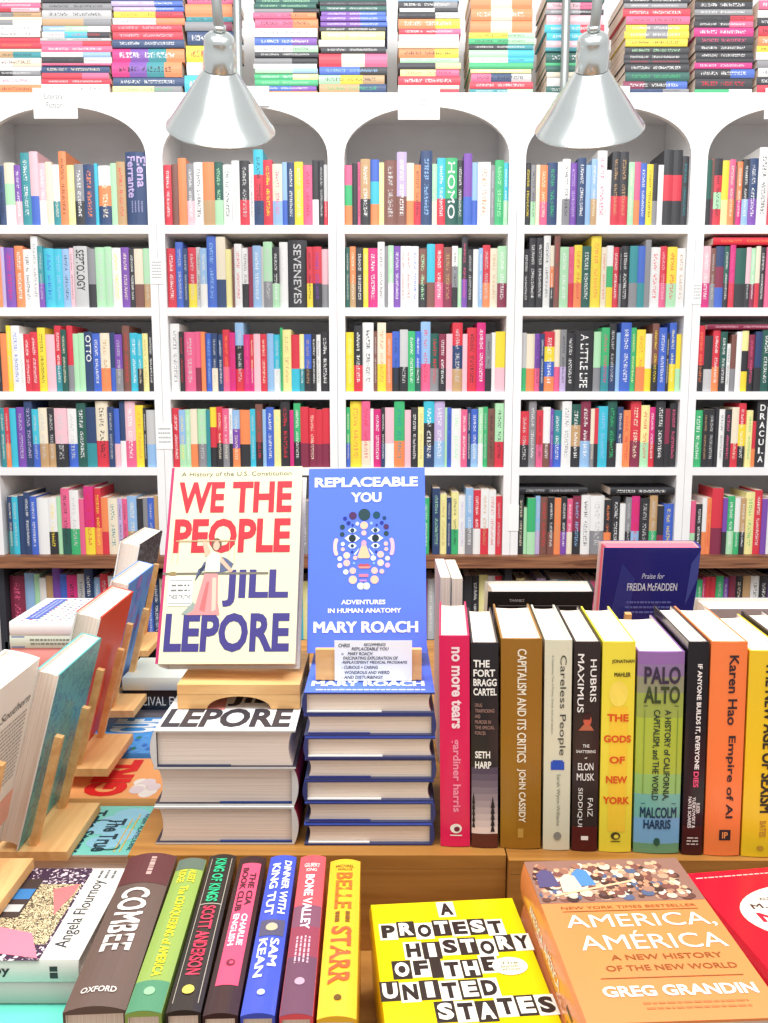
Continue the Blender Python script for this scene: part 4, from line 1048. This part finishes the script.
for bl, tl, br, col, art, lab, _ in ROW:
    yl = lambda x: 846.3 + (x - 440) * 0.034
    a = at(bl[0], yl(bl[0]), Z=RZ + 0.0006); b = at(br[0], yl(br[0]), Z=RZ + 0.0006)
    Xv = (b - a); t = Xv.length - 0.0012; Xv.normalize()
    tp = at(*tl, Y=a.y + 0.004); Z = tp - a; Z = (Z - Xv * Z.dot(Xv) * 0.45)
    h = Z.length; lean = (tp - a).dot(Xv) / (tp - a).length
    Z = Vector((0, 0, 1)); Yv = Z.cross(Xv).normalized()
    la = math.radians(-0.9)
    Zr = (Z * math.cos(la) + Xv * math.sin(la)).normalized(); Xr = Yv.cross(Zr)
    o0 = a + Xv * (t / 2 + 0.0006) + Vector((0, 0, abs(math.sin(la)) * t / 2))
    bands = [(1, col)] if col else [(.06, (150, 110, 170)), (.06, (146, 122, 160)), (.08, (150, 150, 120)), (.12, (160, 176, 84)), (.28, (176, 196, 70)), (.1, (150, 196, 110)), (.12, (120, 186, 170)), (.13, (124, 178, 214)), (.05, (110, 160, 120))]
    big_book('hardcover_book', frame(o0, Xr, Yv, Zr), lab, t, h * 0.995, 0.158, bands, art, True, 0.05, 'print_gloss')

# ------------------------------------------------------------------ books behind the row
def back_facing(bl, br, ytop, Yp, zbot, t, col, art, lab, tilt=10, side=None, pm='pages'):
    """a book standing with its back cover to the viewer, its head leaning this way"""
    a = at(bl, ytop, Y=Yp); b = at(br, ytop, Y=Yp); d = b.x - a.x
    tr = math.radians(tilt); h = (a.z - zbot) / math.cos(tr)
    Z = Vector((0, -math.sin(tr), math.cos(tr))); X = Vector((0, math.cos(tr), math.sin(tr))); Y = Z.cross(X)
    org = Vector((b.x, a.y, a.z)) - Z * h + X * t / 2
    return big_book('hardcover_book', frame(org, X, Y, Z), lab, t, h, d, [(1, col)], art, True, 0.08, 'print_gloss', side=side, pmat=pm), org, X, Z, h
def a_black(g, F, B, S, t, h, d):
    rect(g, B, d * .1, h * .9, d * .86, h * .903, (150, 150, 150), 0.0004); text(g, B, 'THANKS', d * .2, h * .93, d * .34, h * .95, (190, 190, 190), 0.0, '', 0.0005)
def a_fre(g, F, B, S, t, h, d):
    text(g, B, 'Praise for', d * .41, h * .80, d * .64, h * .835, (210, 214, 236), 0.0, '', 0.0006, 0.2)
    text(g, B, 'FREIDA McFADDEN', d * .27, h * .72, d * .78, h * .77, (226, 228, 244), 0.01, '', 0.0006)
    for v, r in ((.56, 3), (.40, 2)): scrib(g, B, d * .26, h * v, d * .74, h * (v + .1), r, (96, 104, 176), random.Random(int(v * 100)), 0.0005)
    shape(g, B, [(d * .88, h * .62), (d * .98, h * .8), (d * .98, h * .98), (d * .9, h * .9)], (66, 74, 150), 0.0004)
    shape(g, B, [(d * .06, h * .3), (d * .2, h * .9), (d * .34, h * .8), (d * .3, h * .4)], (44, 50, 130), 0.0003)
back_facing(488, 596, 592, 1.20, RZ + 0.022, 0.036, (28, 28, 30), a_black, 'black hardcover standing back to camera behind the upright row', 14)
back_facing(604, 703, 548, 1.33, RZ + 0.022, 0.034, (34, 34, 116), a_fre, 'glossy navy thriller with pink page edges, back cover reading Freida McFadden', 10, pm='pink_edge')
back_facing(703, 800, 609, 1.20, RZ + 0.022, 0.034, (176, 168, 172), None, 'grey-backed hardcover standing behind the row, at the picture right edge', 14)
for pxc, Yp, w, lab in ((542, 1.13, 0.12, 'wooden easel behind the black backwards hardcover'), (652, 1.262, 0.12, 'wooden easel propping the navy thriller'), (768, 1.13, 0.08, 'wooden easel behind the grey-backed hardcover')):
    X0 = at(pxc, 620, Y=Yp).x
    easel(Matrix.Translation((X0, Yp + 0.26, RZ + 0.0006)) @ Matrix.Rotation(math.pi, 4, 'Z'), lab, w, 0.2, 0.012, 0.16, 12, 0.152 if Yp > 1.2 else 0.148, False, posts=(0.13, -0.3))
# bundle of white paperbacks standing behind the first book of the row
for i, (p0, p1, yt, Yp, c) in enumerate(((440, 451, 577, 1.16, (214, 190, 196)), (451.5, 463, 578, 1.16, (232, 224, 200)))):
    a = at(p0, yt, Y=Yp); b = at(p1, yt, Y=Yp); t = b.x - a.x - 0.001; h = a.z - RZ - 0.001
    M = frame(Vector(((a.x + b.x) / 2, Yp + 0.13, RZ + 0.0006)), -Xa, -Ya, Za)
    big_book('paperback_book', M, ['pink-tinged paperback, page edges forward, behind the magenta-red hardcover', 'cream paperback, page edges forward, right of the pink-tinged one'][i], t, h, 0.13, [(1, c)], None, False, 0.05)

# ------------------------------------------------------------------ spine-up books in the tray
SZ = 0.942
def sp_text(*L):
    def f(g, F, B, S, t, h, d):
        for kind, *a in L:
            if kind == 't': st, u0, v0, u1, v1, c, bo, ro = a; text(g, S, st, u0 * t, v0 * h, u1 * t, v1 * h, c, bo, ro, 0.0007, 0, 'print')
            elif kind == 'r': u0, v0, u1, v1, c = a; rect(g, S, u0 * t, v0 * h, u1 * t, v1 * h, c, 0.0003, n=8)
            elif kind == 'o': u, v, r, c = a; disc(g, S, u * t, v * h, r * t, r * t * 1.1, c, 0.0008)
            elif kind == 's': u0, v0, u1, v1, n, c = a; scrib(g, S, u0 * t, v0 * h, u1 * t, v1 * h, n, c, random.Random(9), 0.0007, 'd')
    return f
UP = [
 ((128, 178, 853), (62, 126, 1006), (104, 84, 76), 'widest brown hardcover titled Combee lying spine up in the tray', sp_text(
    ('r', -.49, .76, .49, 1, (96, 52, 52)), ('s', -.05, .82, .2, .97, 1, (196, 160, 150)), ('t', 'COMBEE', -.3, .3, .24, .72, (238, 230, 222), .03, 'd'), ('t', 'OXFORD', -.32, .07, .26, .1, (224, 214, 204), .02, ''))),
 ((178.5, 207, 858), (123, 163, 1011), (146, 170, 84), 'green hardcover The Conquering of America lying spine up', sp_text(
    ('r', -.49, .91, .49, 1, (98, 112, 96)), ('r', -.49, 0, .49, .16, (84, 140, 104)), ('t', 'ALBERT', .05, .8, .3, .9, (240, 224, 60), .02, 'd'), ('t', 'RIDGE', -.3, .8, -.05, .9, (240, 224, 60), .02, 'd'),
    ('t', 'The CONQUERING of AMERICA', -.16, .18, .18, .77, (240, 224, 50), .02, 'd'), ('o', 0, .1, .16, (150, 190, 150)))),
 ((208.5, 238, 854), (165, 201, 1010), (52, 44, 40), 'black hardcover King of Kings lying spine up', sp_text(
    ('t', 'KING OF KINGS', -.2, .63, .2, .96, (48, 190, 130), .03, 'd'), ('t', 'SCOTT ANDERSON', -.22, .18, .22, .6, (226, 60, 90), .02, 'd'), ('o', 0, .1, .18, (226, 206, 90)),
    ('r', -.38, .04, -.36, .97, (190, 180, 160)), ('r', .36, .04, .38, .97, (190, 180, 160)), ('r', -.38, .615, .38, .62, (190, 180, 160)))),
 ((238.5, 268, 856), (202, 238, 1013), (62, 40, 40), 'dark hardcover with pink panel The CIA Book Club lying spine up', sp_text(
    ('r', -.33, .14, .36, .94, (234, 84, 116)), ('t', 'THE CIA', .04, .62, .26, .86, (70, 34, 44), .03, 'd'), ('t', 'BOOK CLUB', -.26, .58, -.04, .9, (70, 34, 44), .03, 'd'),
    ('t', 'CHARLIE', .04, .36, .24, .56, (248, 232, 236), .03, 'd'), ('t', 'ENGLISH', -.24, .36, -.04, .56, (248, 232, 236), .03, 'd'), ('o', 0, .26, .14, (120, 40, 60)), ('o', 0.02, .26, .07, (234, 84, 116)))),
 ((269, 298.5, 855), (240, 275, 1013), (70, 86, 190), 'blue hardcover Dinner with King Tut lying spine up', sp_text(
    ('t', 'DINNER WITH', .1, .56, .36, .95, (244, 244, 250), .03, 'd'), ('t', 'KING TUT', -.34, .55, -.04, .93, (244, 244, 250), .03, 'd'), ('r', -.4, .42, .42, .52, (90, 84, 110)), ('o', 0, .47, .2, (200, 180, 150)),
    ('t', 'SAM', .04, .24, .32, .4, (244, 244, 250), .03, 'd'), ('t', 'KEAN', -.34, .18, -.06, .4, (244, 244, 250), .03, 'd'), ('o', 0, .1, .12, (200, 206, 230)))),
 ((299, 328, 855), (279, 313, 1014), (230, 88, 96), 'red hardcover Bone Valley lying spine up', sp_text(
    ('r', -.49, 0, .49, .3, (112, 72, 92)), ('r', -.49, .3, .49, .48, (150, 66, 84)), ('r', -.49, .48, .49, .62, (130, 80, 100)), ('t', 'GILBERT', -.3, .9, .3, .93, (250, 220, 214), .02, ''), ('t', 'KING', -.2, .865, .2, .89, (250, 220, 214), .02, ''),
    ('t', 'BONE VALLEY', -.2, .46, .14, .84, (250, 240, 240), .03, 'd'), ('s', -.3, .26, .25, .42, 4, (226, 180, 190)), ('o', 0, .16, .16, (196, 160, 176)))),
 ((329, 362, 859), (316, 357, 1016), (244, 186, 50), 'golden hardcover Belle Starr lying spine up at the row end', sp_text(
    ('t', 'MICHAEL', -.3, .93, .3, .95, (110, 70, 30), .01, ''), ('t', 'WALLIS', -.24, .905, .24, .923, (110, 70, 30), .01, ''), ('t', 'BELLE', -.26, .62, .26, .89, (204, 110, 40), .03, 'd'),
    ('s', -.3, .53, .32, .6, 2, (130, 84, 30)), ('t', 'STARR', -.3, .16, .3, .5, (214, 96, 50), .03, 'd'), ('o', 0, .09, .1, (110, 80, 30)))),
]
prevx = None
for (f0, f1, yf), (n0, n1, yn), col, lab, art in UP:
    A0, A1 = at(f0, yf, Z=SZ), at(f1, yf, Z=SZ); B0, B1 = at(n0, yn, Z=SZ), at(n1, yn, Z=SZ)
    far = (A0 + A1) / 2; near = (B0 + B1) / 2
    Z = (far - near); h = Z.length; Z.normalize()
    Yv = Vector((0, 0, -1)); X = Yv.cross(Z); t = (B1 - B0).length * .5 + (A1 - A0).length * .5 - 0.0022
    big_book('hardcover_book', frame(near, X, Yv, Z), lab, t, h, SZ - BINZ - 0.0008, [(1, col)], art, True, 0.10, 'print_gloss')

# ------------------------------------------------------------------ face-up stacks in the tray
def faceup(tl, tr, zs, t, hgt, art, col, name, lab, group, n, labs, rows=None, dd=None, mat='print_gloss', pmat='pages', yaw=None):
    A = at(*tl, Z=zs); Bp = at(*tr, Z=zs); Y = Bp - A; d = dd or Y.length; Y.normalize(); X = Vector((0, 0, 1)); Z = X.cross(Y)
    for i in range(n):
        org = A - Z * hgt - X * (t / 2 + i * (t + 0.0006)) + Z * (0.0012 * i) + Y * (0.001 * i)
        big_book(name, frame(org, X, Y, Z), lab if i == 0 else labs[i - 1], t, hgt, d, [(1, col)], art, name.startswith('hard'), 0.08, mat, group)
def a_protest(g, F, B, S, t, h, d):
    lines = [('A', .93, .52), ('PROTEST', .80, .46), ('HISTORY', .67, .60), ('OF THE', .545, .45), ('UNITED', .42, .36), ('STATES', .295, .66)]
    cw = d * .118; ch = h * .118; rr = random.Random(11)
    for st, v, cu in lines:
        u = d * cu - cw * len(st) / 2; k = rr.randrange(2)
        vv = h * v - ch * .5
        for i, c in enumerate(st):
            dark = (i + k) % 2 == 0 if st != 'A' else False
            bg, fg = ((52, 42, 36), (246, 240, 226)) if dark else ((240, 236, 222), (48, 38, 34))
            if c == ' ':
                rect(g, F, u, vv, u + cw * .6, vv + ch, (52, 42, 36), 0.0003); u += cw * .6; continue
            j = rr.uniform(-.003, .003)
            rect(g, F, u, vv + j, u + cw * .99, vv + ch * .95 + j, bg, 0.0003 + 0.00002 * i)
            m = .3 if c == 'I' else .12
            text(g, F, c, u + cw * m, vv + j + ch * .1, u + cw * (1 - m), vv + ch * .85 + j, fg, 0.05, '', 0.0007); u += cw
    disc(g, F, d * .82, h * .53, d * .11, h * .055, (246, 242, 216), 0.0009, 28); disc(g, F, d * .82, h * .53, d * .1, h * .049, (236, 232, 200), 0.0010, 28)
    for k, st in enumerate(('LOW', 'BOOK', 'SHOP')): text(g, F, ['The', 'book', 'shop'][k], d * .765, h * (.54 - .02 * k), d * .875, h * (.555 - .02 * k), (120, 116, 96), 0.0, '', 0.0012)
faceup((369, 905), (512, 898), 0.888, 0.0228, 0.232, a_protest, (236, 210, 16), 'hardcover_book', 'yellow hardcover A Protest History of the United States lying face up', None, 4,
       ['yellow hardcover directly under the top protest history copy', 'yellow hardcover, third down under the protest history copy', 'yellow hardcover, lowest in the protest history pile'])
def a_america(g, F, B, S, t, h, d):
    w = (250, 246, 236); br = (150, 84, 40)
    rect(g, F, d * .02, h * .68, d, h, (150, 110, 96), 0.0002)
    rr = random.Random(5)
    cols = [(196, 156, 128), (216, 200, 176), (80, 54, 50), (104, 68, 60), (170, 124, 104), (76, 50, 48), (130, 80, 72), (130, 80, 72), (90, 100, 130)]
    for k in range(230):      # crowd picture: heads above shoulders
        u = rr.uniform(.05, .93) * d; v = rr.uniform(.70, .94) * h; r = rr.uniform(.011, .024) * d; l = 0.0003 + k * 0.000003
        disc(g, F, u, v, r * 1.7, r * 1.5, rr.choice(cols), l, 10); disc(g, F, u, v + r * 1.9, r * .9, r, rr.choice([(222, 176, 140), (196, 140, 110), (240, 226, 200)]), l + 0.000001, 10)
    for q_, (u0, v0, c) in enumerate(((.33, .86, (86, 138, 196)), (.11, .86, (90, 80, 120)), (.24, .82, (226, 200, 180)))):
        shape(g, F, [(d * (u0 - .06), h * (v0 - .07)), (d * (u0 + .07), h * (v0 - .06)), (d * (u0 + .05), h * (v0 + .05)), (d * u0, h * (v0 + .07)), (d * (u0 - .05), h * (v0 + .03))], c, 0.001 + q_ * 0.00006)
        disc(g, F, d * u0, h * (v0 + .085), d * .028, d * .03, (160, 110, 90), 0.00122, 14)
    shape(g, F, [(d * .12, h * .72), (d * .62, h * .815), (d * .63, h * .83), (d * .13, h * .735)], (228, 190, 150), 0.00126)
    text(g, F, 'NEW YORK TIMES BESTSELLER', d * .13, h * .635, d * .92, h * .653, br, 0.0)
    rect(g, F, d * .13, h * .618, d * .92, h * .622, br, 0.0005)
    text(g, F, 'AMERICA,', d * .12, h * .50, d * .97, h * .595, w, 0.0); text(g, F, 'AMÉRICA', d * .15, h * .375, d * .95, h * .485, w, 0.0)
    text(g, F, 'A NEW HISTORY', d * .28, h * .315, d * .88, h * .345, br, 0.01); text(g, F, 'OF THE NEW WORLD', d * .23, h * .255, d * .92, h * .285, br, 0.01)
    rect(g, F, d * .18, h * .215, d * .92, h * .219, br, 0.0005)
    text(g, F, 'GREG GRANDIN', d * .16, h * .12, d * .94, h * .175, w, 0.03)
    scrib(g, F, d * .32, h * .05, d * .86, h * .1, 2, (190, 120, 70), random.Random(6))
    text(g, S, 'AMERICA, AMÉRICA', -t * .1, h * .3, t * .2, h * .8, w, 0.02, 'd'); rect(g, S, -t * .3, h * .12, t * .1, h * .2, (60, 44, 40), 0.0004)
faceup((521, 862), (676, 858), 0.938, 0.046, 0.233, a_america, (230, 142, 84), 'hardcover_book', 'orange hardcover America, América with a crowd picture lying face up', None, 3,
       ['orange hardcover beneath the top America copy', 'orange hardcover, lowest under the America copy'])
def a_naga(g, F, B, S, t, h, d):
    w = (244, 236, 214); dk = (90, 60, 60)
    scrib(g, F, d * .04, h * .945, d * .96, h * .965, 1, (250, 190, 180), random.Random(8))
    disc(g, F, d * .55, h * .66, d * .42, h * .2, w, 0.0003, 40)
    text(g, F, 'AUTHOR OF HIROSHIMA', d * .3, h * .76, d * .8, h * .78, dk, 0.01); text(g, F, 'M. G. SHEFTALL', d * .22, h * .705, d * .88, h * .74, dk, 0.02)
    text(g, F, 'NAGASAKI', d * .21, h * .615, d * .89, h * .68, (204, 30, 60), 0.04)
    text(g, F, 'THE LAST', d * .36, h * .56, d * .74, h * .595, dk, 0.02); text(g, F, 'WITNESSES', d * .34, h * .505, d * .78, h * .54, dk, 0.02)
    rr = random.Random(4)
    for k in range(60):
        u, v = rr.uniform(.03, .95) * d, rr.uniform(.02, .4) * h
        rect(g, F, u, v, u + rr.uniform(.02, .12) * d, v + rr.uniform(.003, .02) * h, rr.choice([(190, 60, 70), (226, 90, 96), (168, 70, 70), (214, 48, 64)]), 0.0003 + k * 0.000004)
faceup((683, 874), (838, 862), 0.915, 0.036, 0.235, a_naga, (218, 24, 50), 'hardcover_book', 'red hardcover Nagasaki with a cream oval lying face up', None, 3,
       ['red hardcover under the top Nagasaki copy', 'red hardcover, lowest under the Nagasaki copy'])

# ------------------------------------------------------------------ left display: flat books
def flat_big(xr, y_front, dep, ztop, t, L, bands, art, name, lab, flip=False, hard=True, mat='print_gloss', curve=0.08):
    """front cover up; spine to the viewer, or to the far side when flip"""
    if not flip: M = frame(Vector((xr, y_front, ztop - t / 2)), Za, Ya, -Xa)
    else: M = frame(Vector((xr - L, y_front + dep, ztop - t / 2)), Za, -Ya, Xa)
    return big_book(name, M, lab, t, L, dep, bands, art, hard, curve, mat)
# local front cover: u from spine, v from foot
def a_true(g, F, B, S, t, h, d):
    for k in range(5): disc(g, F, d * (.2 + .14 * k), h * (.86 - .06 * (k % 3)), d * .13, h * .1, (150, 206, 226), 0.0002 + .00002 * k)
    dk = (30, 66, 76)
    text(g, F, 'The True', d * .30, h * .75, d * .94, h * .85, dk, 0.03); text(g, F, 'True Story', d * .12, h * .60, d * .96, h * .71, dk, 0.03)
    text(g, F, 'of Raja the Gullible', d * .12, h * .5, d * .96, h * .56, dk, 0.01)
    text(g, F, 'RABIH ALAMEDDINE', d * .2, h * .94, d * .92, h * .97, dk, 0.0)
    rect(g, F, d * .2, h * .905, d * .95, h * .912, (230, 190, 70), 0.0004); rect(g, F, d * .3, h * .875, d * .95, h * .882, (230, 190, 70), 0.0004)
    n = 40
    for k in range(n):
        a0, a1 = 2 * math.pi * k / n, 2 * math.pi * (k + 1) / n
        def q(a, r): return (d * (.62 + .3 * r * math.cos(a)), h * (.78 + .10 * r * math.sin(2 * a) * .7 + .06 * r * math.cos(a)))
        shape(g, F, [q(a0, 1), q(a1, 1), q(a1, .95), q(a0, .95)], dk, 0.0008)
def a_girl(g, F, B, S, t, h, d):
    text(g, F, 'GIRL', d * .06, h * .30, d * .95, h * .56, (226, 40, 40), 0.06)
    rr = random.Random(2)
    for k in range(9): disc(g, F, d * rr.uniform(.1, .4), h * rr.uniform(.12, .24), d * .09, h * .045, rr.choice([(244, 236, 226), (230, 214, 214), (216, 206, 190)]), 0.0003 + k * .00002)
    disc(g, F, d * .8, h * .12, d * .05, h * .03, (150, 150, 60), 0.0005)
def a_cu(g, F, B, S, t, h, d):
    text(g, F, 'CUE', d * .55, h * .2, d * .95, h * .55, (236, 244, 250), 0.04)
    rr = random.Random(3)
    for k in range(30): disc(g, F, d * rr.uniform(.02, .5), h * rr.uniform(0, .5), d * .04, h * .02, rr.choice([(60, 120, 210), (50, 130, 120), (90, 160, 230)]), 0.0003 + k * .00001, 8)
def a_ev(g, F, B, S, t, h, d):
    text(g, S, 'PERCIVAL EVERETT', -t * .26, h * .04, t * .2, h * .95, (222, 220, 214), 0.0, 'd')
def a_flour(g, F, B, S, t, h, d):
    rect(g, F, 0, h * .15, d, h, (0, 0, 0), 0.0003, 'zebra_print'); rect(g, F, d * .15, h * .16, d * .8, h * .42, (0, 0, 0), 0.0005, 'leopard_print')
    shape(g, F, [(d * .02, h * .16), (d * .26, h * .24), (d * .34, h * .42), (d * .1, h * .44)], (238, 130, 150), 0.0006)
    shape(g, F, [(d * .7, h * .17), (d * .8, h * .17), (d * .74, h * .27), (d * .45, h * .2)], (238, 120, 120), 0.0006)
    shape(g, F, [(0.001, h * .32), (d * .2, h * .38), (d * .16, h * .6), (0.001, h * .6)], (226, 206, 216), 0.0007, 'zebra_print')
    rect(g, F, d * .42, h * .34, d * .86, h * .5, (70, 56, 54), 0.0008); rect(g, F, d * .62, h * .345, d * .74, h * .495, (64, 130, 190), 0.0009); rect(g, F, d * .48, h * .35, d * .56, h * .48, (200, 200, 196), 0.0009)
    text(g, F, 'Angela Flournoy', d * .12, h * .055, d * .85, h * .125, (60, 60, 64), 0.0)
    scrib(g, F, d * .87, h * .03, d * .98, h * .12, 3, (110, 110, 110), random.Random(5))
    text(g, S, 'Angela Flournoy', -t * .22, h * .26, t * .3, h * .7, (50, 50, 50), 0.02, 'd', 0.0006)
    rect(g, S, -t * .3, h * .08, t * .25, h * .11, (60, 60, 60), 0.0005)
def a_tri(g, F, B, S, t, h, d):
    rr = random.Random(8)
    for i in range(12):
        for j in range(9):
            u, v = d * (i + .3 + .5 * (j % 2)) / 13, h * (j + .3) / 10
            shape(g, F, [(u, v), (u + d * .045, v), (u + d * .02, v + h * .05)], rr.choice([(70, 90, 150), (200, 80, 90), (60, 60, 70), (120, 160, 120)]), 0.0003)
    rect(g, F, d * .1, h * .66, d * .95, h * .84, (84, 100, 180), 0.0005); scrib(g, F, d * .15, h * .69, d * .9, h * .81, 2, (180, 190, 230), random.Random(1), 0.0007)
def a_blbox(g, F, B, S, t, h, d):
    rect(g, S, -t * .45, h * .8, t * .4, h * .98, (44, 90, 170), 0.0004); scrib(g, S, -t * .3, h * .1, t * .3, h * .75, 2, (120, 130, 110), random.Random(2), 0.0004, 'd')
def a_am(g, F, B, S, t, h, d):
    text(g, F, 'MA', d * .35, h * .55, d * .95, h * .72, (46, 150, 120), 0.02)
    shape(g, F, [(0.001, h * .7), (d * .9, h * .8), (d, h), (0.001, h)], (190, 226, 110), 0.0002)

# stack heights: nothing floats, each pile stands on the low riser
def pile(xr, yf, dep, ztop, tops, L, flip=False):
    """tops: list from top [(thickness, colour/bands, art, name, label, hard)], the rest of the height is shared by further copies"""
    z = ztop
    for i, (t, bands, art, name, lab, hard) in enumerate(tops):
        flat_big(xr - 0.001 * i, yf + 0.001 * i, dep, z, t - 0.0006, L, bands, art, name, lab, flip, hard)
        z -= t
ZTT = 0.873
p = at(135, 855, Z=ZTT)
pile(p.x, p.y, 0.125, ZTT, [(0.0262, [(1, (128, 214, 200))], a_true, 'hardcover_book', 'teal hardcover The True True Story lying face up under the easel', True),
                              (0.0262, [(1, (128, 214, 200))], None, 'hardcover_book', 'teal hardcover beneath The True True Story', True)], 0.225, True)
ZG = 0.880; p = at(146, 806, Z=ZG); yg = p.y + 0.024
pile(at(166, 806, Z=ZG).x, at(135, 855, Z=ZTT).y + 0.128, 0.13, ZG, [(0.030, [(1, (250, 176, 110))], a_girl, 'paperback_book', 'orange paperback with big red GIRL lettering lying flat', False),
                                (0.0295, [(1, (244, 170, 120))], None, 'paperback_book', 'orange paperback beneath the GIRL one', False)], 0.22)
ZC = 0.885; yc = at(135, 855, Z=ZTT).y + 0.128 + 0.134
pile(at(172, 748, Z=ZC).x, yc, 0.145, ZC, [(0.03, [(1, (84, 160, 232))], a_cu, 'paperback_book', 'bright blue paperback lying flat behind the GIRL book', False),
                                (0.0345, [(1, (70, 90, 120))], None, 'hardcover_book', 'thick slate book beneath the bright blue paperback', True)], 0.21)
ZE = at(150, 691, Y=yc + 0.15).z
pile(-0.288, yc + 0.15, 0.11, ZE + 0.022, [(0.022, [(1, (214, 220, 208))], None, 'paperback_book', 'pale grey-green paperback lying on the black one behind the blue display', False),
                                (0.034, [(1, (30, 28, 30))], a_ev, 'hardcover_book', 'black hardcover with PERCIVAL EVERETT on its spine, lying flat', True),
                                (max(0.02, ZE - 0.034 - LZ - 0.0006), [(1, (150, 150, 160))], None, 'hardcover_book', 'grey hardcover at the bottom of the Everett pile', True)], 0.14)
ZF = 0.915; yff = at(60, 961, Z=ZF).y
xfr = at(78, 961, Z=ZF).x
pile(xfr, yff, 0.152, ZF, [(0.022, [(.9, (238, 232, 220))], a_flour, 'hardcover_book', 'white hardcover by Angela Flournoy with animal print picture', True),
                          (0.022, [(1, (206, 196, 186))], None, 'hardcover_book', 'beige hardcover directly under the Angela Flournoy book', True)], 0.235)
flat_big(xfr + 0.0, yff - 0.075, 0.21, ZF - 0.0446, 0.05, 0.235, [(1, (110, 214, 190))], a_am, 'hardcover_book', 'mint green book with dark green letters at the lower left corner')
# patterned pile further back
pz = at(40, 622, Y=1.36).z
pile(-0.478, 1.36, 0.16, pz, [(0.022, [(1, (240, 240, 238))], a_tri, 'paperback_book', 'white paperback patterned with small triangles and a blue title box', False),
     (0.022, [(1, (214, 222, 204))], a_blbox, 'hardcover_book', 'pale green hardcover with blue box on spine under the triangle pattern book', True),
     (0.04, [(1, (240, 160, 150))], None, 'hardcover_book', 'salmon hardcover third down in the patterned pile', True),
     (pz - 0.084 - LZ - 0.0006, [(1, (120, 130, 180))], None, 'hardcover_book', 'thick blue-grey book at the bottom of the patterned pile', True)], 0.118)

# leaning books of the left display, seen from behind: front covers face left
def leaner(nb, nt, Yn, dep, t, col, art, lab, zfloor, back_col=None, mat='print', hard=True, hscale=1.0):
    """nb, nt: photo points of the near lower and near upper corner of the right-hand (back) cover"""
    a = at(*nb, Y=Yn); b = at(*nt, Y=Yn); Z = b - a; h = Z.length; Z.normalize()
    Yw = Vector((0, -1, 0)); X = Yw.cross(Z)            # front cover normal, to the left
    org = a + Vector((0, dep, 0)) + X * t / 2
    big_book('hardcover_book' if hard else 'paperback_book', frame(org, X, Yw, Z), lab, t, h, dep, [(1, col)], art, hard, 0.08, mat)
    return a, b, Z, X, h
def a_teal(g, F, B, S, t, h, d): rect(g, B, 0.001, 0.001, d - .001, h - .001, (0, 0, 0), 0.0003, 'swirl_teal')
def a_dk(g, F, B, S, t, h, d): rect(g, B, 0.001, 0.001, d - .001, h - .001, (0, 0, 0), 0.0003, 'swirl_dark')
def a_blue(g, F, B, S, t, h, d):
    for k in range(12): disc(g, B, d * random.uniform(.1, .9), h * random.uniform(.4, .95), d * .1, h * .06, random.choice([(120, 130, 210), (150, 120, 200), (90, 150, 220)]), 0.0003 + k * .00002)
def a_south(g, F, B, S, t, h, d):
    text(g, B, 'Southern', d * .42, h * .76, d * .93, h * .81, (90, 84, 80), 0.0, '', 0.0005, 0.3)
    scrib(g, B, d * .12, h * .3, d * .92, h * .72, 16, (170, 160, 150), random.Random(3), 0.0005)
    rect(g, B, 0.001, 0.001, d - .001, h * .2, (244, 176, 150), 0.0003)
LN = [
 # near-bottom, near-top, Y, depth, thickness, colour, art, label
 ((-58, 893), (-20, 705), 0.80, 0.15, 0.040, (246, 236, 222), a_south, 'cream book with printed back cover leaning at the far left edge'),
 ((18, 851), (59.5, 675), 0.955, 0.15, 0.026, (96, 176, 172), a_teal, 'teal swirl-patterned hardcover leaning on an easel'),
 ((66, 768), (101, 618), 1.13, 0.155, 0.034, (226, 66, 44), None, 'bright red-orange hardcover leaning behind the teal one'),
 ((101, 710), (129, 584), 1.31, 0.15, 0.028, (96, 150, 224), a_blue, 'light blue hardcover leaning behind the red-orange one'),
 ((121, 650), (140, 545), 1.525, 0.16, 0.036, (50, 50, 54), a_dk, 'black hardcover leaning farthest back in the left display'),
]
WD = ['far left cream', 'teal swirl', 'red-orange', 'light blue', 'farthest black']
info = []
for k, (nb, nt, Yn, dep, t, col, art, lab) in enumerate(LN):
    info.append(leaner(nb, nt, Yn, dep, t, col, art, lab, LZ, hard=True) + (dep, t, Yn))
for k, (a, b, Z, X, h, dep, t, Yn) in enumerate(info):
    til = math.degrees(math.atan2(Z.x, Z.z))
    # plate under the book reaching out to the right, posts behind the book
    zpl = a.z + min(0, X.z) * t - 0.0125
    reach = (0.147, 0.118, 0.118, 0.112, 0.11)[k]
    reach = 0.125 if k == 0 else reach
    M = frame(Vector((a.x - 0.062, Yn + (0.062 if k else 0.012), zpl)), Vector((0, -1, 0)), Vector((1, 0, 0)), Vector((0, 0, 1)))
    pyy = 0.062 + math.tan(math.radians(til)) * 0.0125 + 0.003
    easel(M, 'pale wooden easel propping the %s leaning book' % WD[k], 0.122 if k else 0.11, reach, 0.011, 0.14 if k else 0.115, til, pyy, False, 0, posts=(-0.4, 0.36))
    # what the plate stands on, if higher than the pile below
print('easel plates', [round(a.z, 3) for a, *_ in info])
